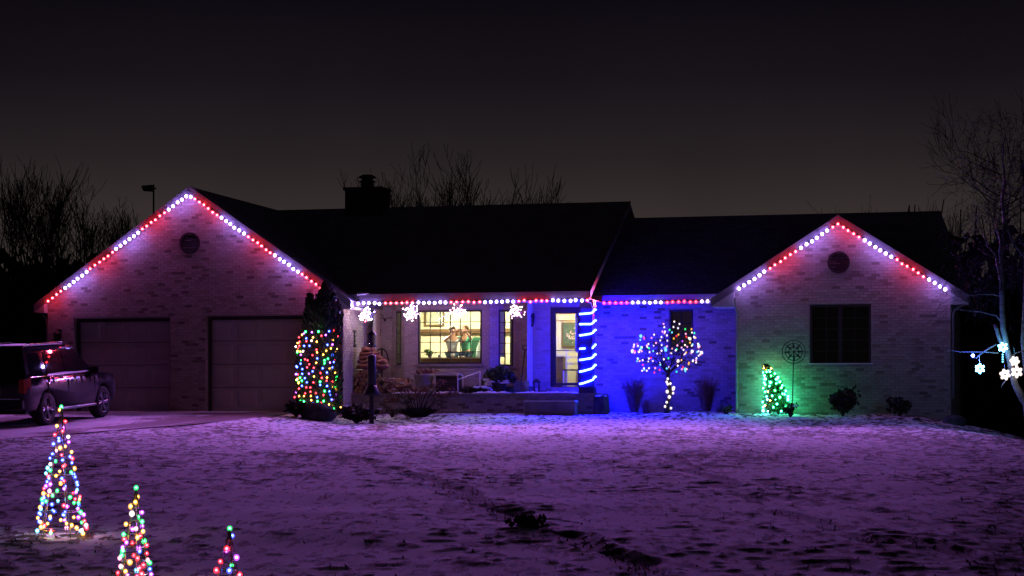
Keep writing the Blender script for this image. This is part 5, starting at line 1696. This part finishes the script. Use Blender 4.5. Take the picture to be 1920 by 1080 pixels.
# ------------------------------------------------------------------ parked car
def paint_mat():
    m = bpy.data.materials.new('dark_car_paint'); m.use_nodes = True
    nt = m.node_tree; b = nt.nodes['Principled BSDF']; b.inputs['Specular IOR Level'].default_value = .1
    tc = nt.nodes.new('ShaderNodeTexCoord'); sp = nt.nodes.new('ShaderNodeSeparateXYZ'); nt.links.new(tc.outputs['Object'], sp.inputs[0])
    nz = nt.nodes.new('ShaderNodeTexNoise'); nz.inputs['Scale'].default_value = 5; nz.inputs['Detail'].default_value = 7
    mp = nt.nodes.new('ShaderNodeMapping'); mp.inputs['Scale'].default_value = (1, 1.5, .5); nt.links.new(tc.outputs['Object'], mp.inputs[0]); nt.links.new(mp.outputs[0], nz.inputs['Vector'])
    ad = nt.nodes.new('ShaderNodeMath'); ad.operation = 'MULTIPLY_ADD'; ad.inputs[1].default_value = .45
    nt.links.new(nz.outputs['Fac'], ad.inputs[0]); nt.links.new(sp.outputs['Z'], ad.inputs[2])
    mr = nt.nodes.new('ShaderNodeMapRange'); mr.inputs['From Min'].default_value = 1.32; mr.inputs['From Max'].default_value = .95
    nt.links.new(ad.outputs[0], mr.inputs['Value'])
    mx = nt.nodes.new('ShaderNodeMix'); mx.data_type = 'RGBA'
    mx.inputs[6].default_value = (.008, .008, .010, 1); mx.inputs[7].default_value = (.075, .065, .07, 1)      # road salt film on the lower doors
    nt.links.new(mr.outputs[0], mx.inputs[0]); nt.links.new(mx.outputs[2], b.inputs['Base Color'])
    m2 = nt.nodes.new('ShaderNodeMapRange'); m2.inputs['To Min'].default_value = .04; m2.inputs['To Max'].default_value = .75
    nt.links.new(mr.outputs[0], m2.inputs['Value']); nt.links.new(m2.outputs[0], b.inputs['Roughness'])
    return m
def car():
    a = math.radians(14.6)
    rear, front_ = Vector((-11.12, 48.0)), Vector((-10.2, 50.85))
    R2 = lambda x, y: Vector((x * math.cos(a) + y * math.sin(a), -x * math.sin(a) + y * math.cos(a)))
    o2 = rear - R2(.83, -1.45)
    zr, zf = gz(*rear), gz(*(o2 + R2(.83, 1.5)))
    pitch = math.atan((zf - zr) / 2.95)
    t = thing('parked_suv', 'dark boxy SUV with salt-stained doors parked before the garage', 'car', (o2.x, o2.y, zr + math.tan(pitch) * 1.45 + .012), 0)
    t.rotation_euler = (pitch, 0, -a)
    P_ = paint_mat()
    glass = pm('dark_car_glass', (.005, .005, .006), (.008, .008, .009), 3, .02, spec=.12)
    rubber = pm('tyre_rubber', (.012, .012, .012), (.05, .045, .045), 12, .85)
    rim_m = pm('alloy_rim', (.42, .42, .44), (.26, .25, .26), 9, .4, metal=.6)
    chrome = pm('chrome_trim', (.6, .6, .62), (.5, .5, .52), 4, .15, metal=1)
    # lower body lofted along its length
    st = [(-2.46, .80, .84, .52, 1.00), (-2.42, .88, .92, .44, 1.10), (-2.28, .92, .985, .40, 1.15), (-1.4, .93, 1.0, .36, 1.16), (0, .93, 1.0, .34, 1.16), (1.05, .93, 1.0, .34, 1.155), (1.7, .92, .99, .36, 1.13), (2.2, .90, .96, .40, 1.09), (2.40, .82, .88, .44, 1.02), (2.47, .72, .78, .52, .92)]
    mb = MB(); vs = []
    for y, wb, wm, zb, zt_ in st:
        h = [(wb, zb), (wm, zb + .16), (wm + .004, .70), (wm - .012, .92), (wm - .05, zt_ - .03), (wm - .10, zt_)]
        sec = h + [(-x, z) for x, z in reversed(h)]
        vs += [(x, y, z) for x, z in sec]
    n = 12; fs = []
    for i in range(len(st) - 1):
        for k in range(n): fs.append((i * n + k, i * n + (k + 1) % n, (i + 1) * n + (k + 1) % n, (i + 1) * n + k))
    fs += [tuple(range(n - 1, -1, -1)), tuple((len(st) - 1) * n + k for k in range(n))]
    mb.add(vs, fs)
    body = mb.build('body', P_, t, True)
    for yy in (-1.45, 1.50):                            # wheel arches
        c = MB(); c.lathe([(.47, -1.3), (.47, 1.3)], 32, axis=0, c=(0, yy, .39))
        co = c.build('arch_cutter', P_, t); co.hide_render = True; co.hide_viewport = True
        bm_ = body.modifiers.new('arch', 'BOOLEAN'); bm_.object = co; bm_.operation = 'DIFFERENCE'; bm_.solver = 'EXACT'
    dg = bpy.context.evaluated_depsgraph_get()
    for o in [o for o in t.children if o.name.startswith('arch_cutter')]: o.hide_viewport = False
    bpy.context.view_layer.update(); dg = bpy.context.evaluated_depsgraph_get()
    nm = bpy.data.meshes.new_from_object(body.evaluated_get(dg)); body.modifiers.clear(); body.data = nm
    for o in [o for o in t.children if o.name.startswith('arch_cutter')]: bpy.data.objects.remove(o)
    u_ = MB(); u_.box((-.80, -2.2, .30), (.80, 2.2, .62)); u_.build('underbody', M_blackmetal, t)
    # cabin
    mb = MB()
    zb, zm, zt_ = 1.13, 1.80, 1.885
    ring = lambda w, y0, y1, z: [(-w, y0, z), (w, y0, z), (w, y1, z), (-w, y1, z)]
    mb.add(ring(.925, -2.40, 1.18, zb) + ring(.765, -2.24, .36, zm) + ring(.66, -2.14, .20, zt_), [(3, 2, 1, 0), (0, 1, 5, 4), (1, 2, 6, 5), (2, 3, 7, 6), (3, 0, 4, 7), (4, 5, 9, 8), (5, 6, 10, 9), (6, 7, 11, 10), (7, 4, 8, 11), (8, 9, 10, 11)])
    cab = mb.build('cabin', P_, t)
    bv = cab.modifiers.new('bevel', 'BEVEL'); bv.width = .035; bv.segments = 3
    def side(s, poly, name, mat, off=.012, th=.01):
        X = lambda z: .925 - .16 * (z - zb) / (zm - zb)
        m_ = MB(); n = len(poly)
        m_.add([(s * (X(z) + off), y, z) for y, z in poly] + [(s * (X(z) + off - th - .03), y, z) for y, z in poly], [tuple(range(n))] + [(i, (i + 1) % n, n + (i + 1) % n, n + i) for i in range(n)])
        return m_.build(name, mat, t)
    for s in (-1, 1):
        side(s, [(-2.13, 1.19), (-1.52, 1.19), (-1.52, 1.72), (-2.04, 1.72)], 'quarter_window', glass)
        side(s, [(-1.30, 1.19), (-.42, 1.19), (-.42, 1.73), (-1.30, 1.73)], 'rear_door_window', glass)
        side(s, [(-.36, 1.19), (.96, 1.19), (.80, 1.32), (.32, 1.72), (-.36, 1.73)], 'front_door_window', glass)
        w = side(s, [(-1.34, 1.165), (1.0, 1.165), (1.0, 1.185), (-1.34, 1.185)], 'window_trim', chrome, .016)
        side(s, [(-2.16, 1.16), (-1.5, 1.16), (-1.5, 1.175), (-2.16, 1.175)], 'window_trim', chrome, .016)
        side(s, [(-1.3, 1.186), (.9, 1.186), (.85, 1.215), (.2, 1.21), (-.5, 1.225), (-1.28, 1.21)], 'window_snow', M_snow, .026)
        m_ = MB(); m_.tube([(s * .70, -2.05, 1.885), (s * .71, -1.9, 1.93), (s * .71, -.1, 1.93), (s * .70, .1, 1.885)], .018, 6); m_.build('roof_rail', chrome, t)
        m_ = MB(); m_.box((s * 1.02 - .09, .88, 1.13), (s * 1.02 + .11, 1.0, 1.30)); mo = m_.build('mirror', P_, t); b2 = mo.modifiers.new('bevel', 'BEVEL'); b2.width = .03; b2.segments = 2
        m_ = MB(); m_.tube([(s * .96, -1.0, .37), (s * 1.03, -.9, .36), (s * 1.03, .95, .36), (s * .96, 1.05, .37)], .035, 6); m_.build('side_step', M_metal, t)
        for y in (-1.15, -.15):
            m_ = MB(); m_.box((s * 1.0 - .01 , y, 1.02), (s * 1.0 + .02, y + .2, 1.05)); m_.build('door_handle', chrome, t)
        for y in (-1.40, -.38, 1.02):
            m_ = MB(); m_.box((s * 1.0 - .02, y, .50), (s * 1.0 + .0045, y + .012, 1.06)); m_.build('door_gap', M_blackmetal, t)
        m_ = MB(); m_.add([(s * .985, -2.24, .82), (s * .985, -2.24, 1.16), (s * .90, -2.44, 1.13), (s * .91, -2.445, .80), (s * .78, -2.475, .82), (s * .78, -2.46, 1.12)], [(0, 1, 2, 3), (3, 2, 5, 4)])
        m_.build('tail_light', pm('red_lens', (.35, .012, .015), (.28, .01, .012), 8, .12, spec=.6), t)
        m_ = MB(); m_.tube([(s * .80, -2.36, 1.22), (s * .70, -2.22, 1.78)], .012, 5); m_.build('rear_pillar_trim', chrome, t)
    m_ = MB(); m_.add([(-.72, -2.37, 1.24), (.72, -2.37, 1.24), (.66, -2.265, 1.74), (-.66, -2.265, 1.74)], [(0, 1, 2, 3)]); m_.build('rear_window', glass, t)
    m_ = MB(); m_.add([(-.84, 1.13, 1.21), (.84, 1.13, 1.21), (.72, .42, 1.76), (-.72, .42, 1.76)], [(0, 1, 2, 3)]); m_.build('windshield', glass, t)
    m_ = MB(); m_.box((-.90, -2.53, .44), (.90, -2.40, .66)); b3 = m_.build('rear_bumper', M_blackmetal, t); b4 = b3.modifiers.new('bevel', 'BEVEL'); b4.width = .04; b4.segments = 2
    m_ = MB(); m_.box((-.8, -2.535, .665), (.8, -2.42, .685)); m_.build('bumper_snow', M_snow, t)
    m_ = MB(); m_.box((-.62, .1 - 2.0, 1.886), (.62, .05, 1.90)); m_.build('roof_snow', M_snow, t)
    m_ = MB(); m_.box((-.3, -2.49, .78), (.3, -2.455, .92)); m_.build('number_plate', M_whitepaint, t)
    for s in (-1, 1):
        for yy in (-1.45, 1.50):
            w = MB(); w.lathe([(.27, -.13), (.36, -.135), (.392, -.10), (.395, 0), (.392, .10), (.36, .135), (.27, .13)], 28, axis=0, c=(0, 0, 0), cap=False)
            wo = w.build('wheel', rubber, t, True, loc=(s * .865, yy, .395))
            r_ = MB(); r_.lathe([(.275, .0), (.275, s * .125), (.25, s * .118), (.245, s * .03)], 28, axis=0, cap=False); r_.build('rim', rim_m, wo, True)
            r_ = MB(); r_.lathe([(.245, s * .01), (.01, s * .01)], 20, axis=0, cap=False); r_.build('brake_disc', M_blackmetal, wo)
            for k in range(6):
                q = k * math.pi / 3
                for dq in (-.13, .13):
                    s_ = MB(); s_.tube([(s * .085, .05 * math.cos(q), .05 * math.sin(q)), (s * .112, .262 * math.cos(q + dq * 1.2), .262 * math.sin(q + dq * 1.2))], .020, 4); s_.build('spoke', rim_m, wo)
            r_ = MB(); r_.lathe([(.06, s * .06), (.055, s * .12), (.02, s * .125)], 12, axis=0); r_.build('hub', rim_m, wo)
car()

# ------------------------------------------------------------------ inside the big window
def figure(name, label, loc, rz, shirt, hair_m, pose, legs_m, long_hair=False):
    t = thing(name, label, 'person', loc, rz)
    skin = pm('skin_' + label[:12].replace(' ', '_'), (.55, .33, .23), (.48, .28, .19), 6, .55)
    J = {'pel': (0, 0, .95), 'sp': (0, .01, 1.12), 'ch': (0, .0, 1.32), 'nk': (0, -.01, 1.45), 'hd': (0, -.03, 1.56), 'tp': (0, -.02, 1.66)}
    R_ = {'pel': .14, 'sp': .125, 'ch': .14, 'nk': .055, 'hd': .085, 'tp': .078}
    E_ = [('pel', 'sp'), ('sp', 'ch'), ('ch', 'nk'), ('nk', 'hd'), ('hd', 'tp')]
    for s, k in ((-1, 'l'), (1, 'r')):
        J['sh' + k] = (s * .18, 0, 1.37); R_['sh' + k] = .06; E_.append(('ch', 'sh' + k))
        J['el' + k], J['wr' + k], J['ha' + k] = pose[k]
        R_['el' + k], R_['wr' + k], R_['ha' + k] = .045, .03, .036
        E_ += [('sh' + k, 'el' + k), ('el' + k, 'wr' + k), ('wr' + k, 'ha' + k)]
        J['hp' + k] = (s * .09, 0, .90); R_['hp' + k] = .09; E_.append(('pel', 'hp' + k))
        J['kn' + k] = (s * .10, -.03, .50); R_['kn' + k] = .06
        J['an' + k] = (s * .10, .02, .09); R_['an' + k] = .042
        J['to' + k] = (s * .11, -.14, .035); R_['to' + k] = .035
        E_ += [('hp' + k, 'kn' + k), ('kn' + k, 'an' + k), ('an' + k, 'to' + k)]
        wv, hv = Vector(J['wr' + k]), Vector(J['ha' + k]); d = (hv - wv).normalized()
        side_ = d.cross(Vector((0, 1, 0)));  side_ = side_.normalized() if side_.length > .1 else Vector((1, 0, 0))
        for f in range(5):
            fk = 'f%d%s' % (f, k)
            off = side_ * (-.032 + .021 * f) if f < 4 else side_ * .055
            l = (.055, .066, .062, .048, .025)[f]
            J[fk] = tuple(hv + off + d * (.03 if f < 4 else 0)); J[fk + 'b'] = tuple(hv + off * 1.1 + d * (.03 + l) + Vector((0, -.015, 0)))
            R_[fk] = .0095; R_[fk + 'b'] = .0075
            E_ += [('ha' + k, fk), (fk, fk + 'b')]
    def skin_mesh(nm, keys, edges, grow_, mat):
        keys = list(keys); ix = {k: i for i, k in enumerate(keys)}
        me = bpy.data.meshes.new(nm); me.from_pydata([J[k] for k in keys], [(ix[a], ix[b]) for a, b in edges if a in ix and b in ix], [])
        o = link(nm, me, t)
        md = o.modifiers.new('skin', 'SKIN'); md.use_smooth_shade = True
        for k in keys:
            sv = me.skin_vertices[0].data[ix[k]]; sv.radius = (R_[k] * grow_, R_[k] * grow_ * (.8 if k in ('pel', 'sp', 'ch') else 1)); sv.use_root = k == keys[0]
        sb = o.modifiers.new('subsurf', 'SUBSURF'); sb.levels = sb.render_levels = 2
        me.materials.append(mat)
        return o
    b = skin_mesh('body', J.keys(), E_, 1.0, skin)
    sk = ['pel', 'sp', 'ch', 'shl', 'shr', 'ell', 'elr']
    skin_mesh('shirt', sk, E_, 1.14, shirt)
    skin_mesh('trousers', ['pel', 'hpl', 'hpr', 'knl', 'knr', 'anl', 'anr'], E_, 1.13, legs_m)
    h = MB(); h.ico((0, .0, 1.635), .108, 3, sc=(.92, 1.02, .98))
    h.v = [(x, y + (.03 if z < 1.62 and y < 0 else 0), z) for x, y, z in h.v if True]
    keep = [i for i, (x, y, z) in enumerate(h.v)]
    hf = [f for f in h.f if not any(h.v[i][2] < 1.655 and h.v[i][1] < -.02 for i in f) and not any(h.v[i][2] < (1.40 if long_hair else 1.57) for i in f)]
    h.f = hf; h.m = [0] * len(hf); h.build('hair', hair_m, t, True)
    if long_hair:
        h = MB(); h.tube([(0, .06, 1.62), (0, .09, 1.5), (0, .08, 1.36)], [.075, .08, .04], 8); h.build('hair_tail', hair_m, t, True)
    fc = MB(); fc.ico((-.032, -.112, 1.595), .011, 1); fc.ico((.032, -.112, 1.595), .011, 1); fc.build('eyes', M_blackmetal, t)
    fc = MB(); fc.ico((0, -.122, 1.565), .014, 2, sc=(.8, 1, 1.4)); fc.build('nose', skin, t, True)
    fc = MB(); fc.ico((0, -.110, 1.53), .02, 2, sc=(1.3, .4, .35)); fc.build('mouth', pm('lips_' + label[:9].replace(' ', '_'), (.42, .16, .14), None, 6, .5), t, True)
    for s in (-1, 1):
        fc = MB(); fc.ico((s * .088, 0, 1.58), .025, 2, sc=(.4, .8, 1.2)); fc.build('ear', skin, t, True)
    return t
white_c = pm('white_cotton', (.80, .82, .82), (.55, .70, .74), 4, .85)
navy_c = pm('navy_cotton', (.03, .07, .13), (.02, .05, .09), 4, .85)
green_c = pm('green_cotton', (.10, .42, .24), (.08, .34, .2), 4, .85)
dark_hair = pm('dark_hair', (.02, .014, .01), (.035, .022, .014), 30, .5)
brown_hair = pm('brown_hair', (.14, .07, .03), (.09, .045, .02), 30, .5)
up_l = {'l': ((-.30, -.12, 1.30), (-.13, -.26, 1.48), (-.08, -.28, 1.55)), 'r': ((.30, -.10, 1.26), (.16, -.28, 1.42), (.09, -.31, 1.50))}
up_r = {'l': ((-.32, -.12, 1.36), (-.20, -.16, 1.58), (-.13, -.15, 1.66)), 'r': ((.32, -.10, 1.34), (.22, -.20, 1.54), (.14, -.20, 1.64))}
v_p = 3.15
uL, uR2 = H(848, 640, v_p)[0], H(873, 640, v_p + .15)[0]
figure('person', 'person in a white top with raised hands inside the big window', to_world(uL, v_p, FLOOR_Z), -TH + .7, white_c, dark_hair, up_l, navy_c)
figure('person', 'person in a green shirt with brown hair and raised arms inside the big window', to_world(uR2, v_p + .15, FLOOR_Z + .02), -TH - .5, green_c, brown_hair, up_r, navy_c, True)

def inside():
    v = 2.52
    z1 = H(850, 670, v)[1]
    t = thing('kitchen_counter', 'brown wooden counter just inside the big window', 'counter', to_world(-2.35, v + .2, FLOOR_Z), -TH)
    mb = MB(); mb.box((-.95, -.14, 0), (1.0, .22, z1 - FLOOR_Z - .04)); mb.build('cabinet', M_brownwood, t)
    mb = MB(); mb.box((-.98, -.18, z1 - FLOOR_Z - .038), (1.03, .26, z1 - FLOOR_Z)); mb.build('worktop', pm('pale_worktop', (.55, .46, .26), (.45, .37, .2), 8, .4), t)
    p = thing('houseplant', 'small leafy houseplant on the counter in the big window', 'houseplant', to_world(H(806, 668, v + .15)[0], v + .15, z1), -TH)
    R = random.Random(141)
    mb = MB(); mb.lathe([(.05, 0), (.07, .09), (.06, .09)], 12); mb.build('pot', M_pot, p, True)
    g = MB(); leaf_cloud(g, [(R.gauss(0, .05), R.gauss(0, .05), .1 + abs(R.gauss(0, .04))) for _ in range(60)], .09, R, 1, .5); g.build('leaves', pm('houseplant_leaf', (.06, .14, .05), (.1, .18, .07), 8, .6), p, recalc=False, kind='stuff')
    for px, m_, w, h, lab in ((849, M_whitepaint, .045, .10, 'white mug on the counter in front of the people'), (823, pm('grey_tin', (.3, .33, .38), None, 5, .3), .03, .08, 'small grey tin on the counter beside the houseplant'), (866, M_whitepaint, .07, .035, 'low white bowl on the counter inside the big window')):
        mb = MB(); mb.lathe([(w * .85, 0), (w, h * .5), (w, h), (w * .85, h), (w * .75, .01)], 14); mb.tube([(w, 0, h * .75), (w * 1.5, 0, h * .6), (w, 0, h * .25)], .006, 5)
        tag(mb.build('mug' if 'mug' in lab else 'bowl' if 'bowl' in lab else 'tin', m_, loc=to_world(H(px, 668, v + .05)[0], v + .05, z1), smooth_=True, rz=-TH), lab, 'mug' if 'mug' in lab else 'bowl' if 'bowl' in lab else 'tin')
    # picture on the far wall
    vb = 4.54
    u0, u1 = H(797, 600, vb)[0], H(833, 600, vb)[0]; z0, zz = 2.50, 2.98
    t = thing('framed_picture', 'framed picture in pale frame above the beam of the lit room', 'picture', to_world((u0 + u1) / 2, vb, z0), -TH)
    w = (u1 - u0) / 2; h = zz - z0
    for a, b in (((-w, -.03, 0), (w, .02, .04)), ((-w, -.03, h - .04), (w, .02, h)), ((-w, -.03, .041), (-w + .04, .02, h - .041)), ((w - .04, -.03, .041), (w, .02, h - .041))):
        mb = MB(); mb.box(a, b); mb.build('frame_rail', M_brownwood, t)
    mb = MB(); mb.box((-w + .04, -.01, .04), (w - .04, .01, h - .04)); mb.build('canvas', pm('pale_canvas', (.62, .6, .42), (.35, .4, .33), 7, .6, contrast=(.4, .6)), t)
    # pillow and cloth beside the people
    t = thing('armchair', 'dark green armchair with a white throw at the edge of the big window', 'armchair', to_world(H(893, 660, 3.6)[0], 3.6, FLOOR_Z), -TH)
    gm = pm('dark_green_cloth', (.012, .06, .035), (.02, .09, .05), 6, .9)
    mb = MB(); mb.box((-.42, -.35, .1), (.42, .4, .55)); o = mb.build('seat', gm, t); b = o.modifiers.new('bevel', 'BEVEL'); b.width = .06; b.segments = 3
    mb = MB(); mb.box((-.42, .22, .551), (.42, .42, 1.44)); o = mb.build('backrest', gm, t); b = o.modifiers.new('bevel', 'BEVEL'); b.width = .08; b.segments = 3
    for s in (-1, 1):
        mb = MB(); mb.box((s * .43 - .07, -.36, .1), (s * .43 + .07, .2, .78)); o = mb.build('armrest', gm, t); b = o.modifiers.new('bevel', 'BEVEL'); b.width = .05; b.segments = 3
    mb = MB(); vs, fs = ICO[3]; mb.add([(x * .24 + .24 + .05 * z, y * .10 - .02, z * .38 + 1.02 + .04 * math.sin(7 * x)) for x, y, z in vs], fs); mb.build('white_throw', white_c, t, True)
    # hall behind the glass door
    vb = 4.56
    for u0, u1, z0, zz in ((.10, .16, FLOOR_Z, 2.86), (.16, 1.6, 2.80, 2.86), (.16, 1.6, 2.60, 2.63)):
        mb = MB(); mb.box((u0, vb, z0), (u1, vb + .035, zz)); mb.build('door_casing', M_orangewood, house)
    t = thing('flower_painting', 'dark framed flower painting on the hallway wall', 'picture', to_world(.62, vb, 1.86), -TH)
    w, h = .27, .70
    for a, b in (((-w, -.03, 0), (w, .02, .03)), ((-w, -.03, h - .03), (w, .02, h)), ((-w, -.03, .031), (-w + .03, .02, h - .031)), ((w - .03, -.03, .031), (w, .02, h - .031))):
        mb = MB(); mb.box(a, b); mb.build('frame_rail', M_brownwood, t)
    mb = MB(); mb.box((-w + .03, -.01, .03), (w - .03, .01, h - .03)); c = mb.build('canvas', M_canvas, t)
    R = random.Random(151); mb = MB()
    for k in range(26): mb.lathe([(R.uniform(.012, .03), -.016), (.004, -.018)], 7, axis=1, c=(R.gauss(.03, .085), 0, .33 + R.gauss(0, .08)))
    mb.build('painted_flowers', M_petal, c, kind='stuff')
    t = thing('hall_cabinet', 'low brown cabinet with pale top in the hallway', 'cabinet', to_world(.30, 3.9, FLOOR_Z), -TH)
    mb = MB(); mb.box((-.16, -.2, 0), (.27, .2, .86)); mb.build('carcass', M_brownwood, t)
    mb = MB(); mb.box((-.18, -.22, .861), (.29, .22, .90)); mb.build('top', M_cream2, t)
    mb = MB(); mb.box((-.12, -.206, .08), (.23, -.201, .80)); d = mb.build('door', M_brownwood, t)
    t = thing('hall_chair', 'white wooden chair with a dark seat in the hallway', 'chair', to_world(.86, 3.5, FLOOR_Z), -TH)
    for x in (-.19, .19):
        for y in (-.18, .18):
            mb = MB(); mb.box((x - .02, y - .02, 0), (x + .02, y + .02, .45 if y < 0 else 1.05)); mb.build('leg', M_whitepaint, t)
    mb = MB(); mb.box((-.215, -.21, .451), (.215, .155, .49)); mb.build('seat', M_trim, t)
    for z in (.62, .80, .98):
        mb = MB(); mb.box((-.169, .165, z), (.169, .195, z + .06)); mb.build('back_slat', M_whitepaint, t)
    t = thing('door_curtain', 'long white curtain at the side of the glass door', 'curtain', to_world(1.24, VP + .14, FLOOR_Z), -TH)
    mb = MB(); pts = []
    n = 40
    for i in range(n + 1): pts.append((-.10 + .20 * i / n, .02 * math.sin(i * 1.1)))
    vs = [(x, y, 1.0) for x, y in pts] + [(x, y, 2.06) for x, y in pts]
    mb.add(vs, [(i, i + 1, n + 2 + i, n + 1 + i) for i in range(n)]); o = mb.build('cloth', white_c, t, True)
    sd = o.modifiers.new('solid', 'SOLIDIFY'); sd.thickness = .006
    mb = MB(); mb.tube([(-.14, 0, 2.07), (.12, 0, 2.07)], .01, 6); mb.build('rod', M_metal, t)
    t = thing('umbrella_stand', 'dark red stand beside the hallway door', 'stand', to_world(1.26, VP + .35, FLOOR_Z), -TH)
    mb = MB(); mb.lathe([(.10, 0), (.11, .02), (.085, .06), (.10, .80), (.115, .82), (.10, .82), (.08, .1)], 16); mb.build('body', pm('maroon_glaze', (.14, .02, .03), None, 5, .3), t, True)
    mb = MB(); mb.tube([(0, 0, .1), (.03, 0, 1.0), (.0, 0, 1.08), (-.04, 0, 1.05)], .012, 6); mb.build('cane', M_brownwood, t)
    # sheer curtain in the narrow window
    for (a, b, nm, lab) in (((uC, VB), (uD, VP), 'sheer_curtain', 'pale sheer curtain drawn behind the narrow window beside the door'),):
        d = Vector((b[0] - a[0], b[1] - a[1], 0)).normalized(); nn = Vector((d.y, -d.x, 0))
        mb = MB(); vs = []
        n = 44
        for z in (1.52, 2.8):
            for i in range(n + 1):
                p = Vector((a[0], a[1], z)) + d * (.26 + .34 * i / n) - nn * (.22 + .015 * math.sin(i * 1.3)); vs.append(to_world(p.x, p.y, p.z))
        mb.add(vs, [(i, i + 1, n + 2 + i, n + 1 + i) for i in range(n)])
        o = mb.build(nm, white_c, smooth_=True); tag(o, lab, 'curtain')
inside()
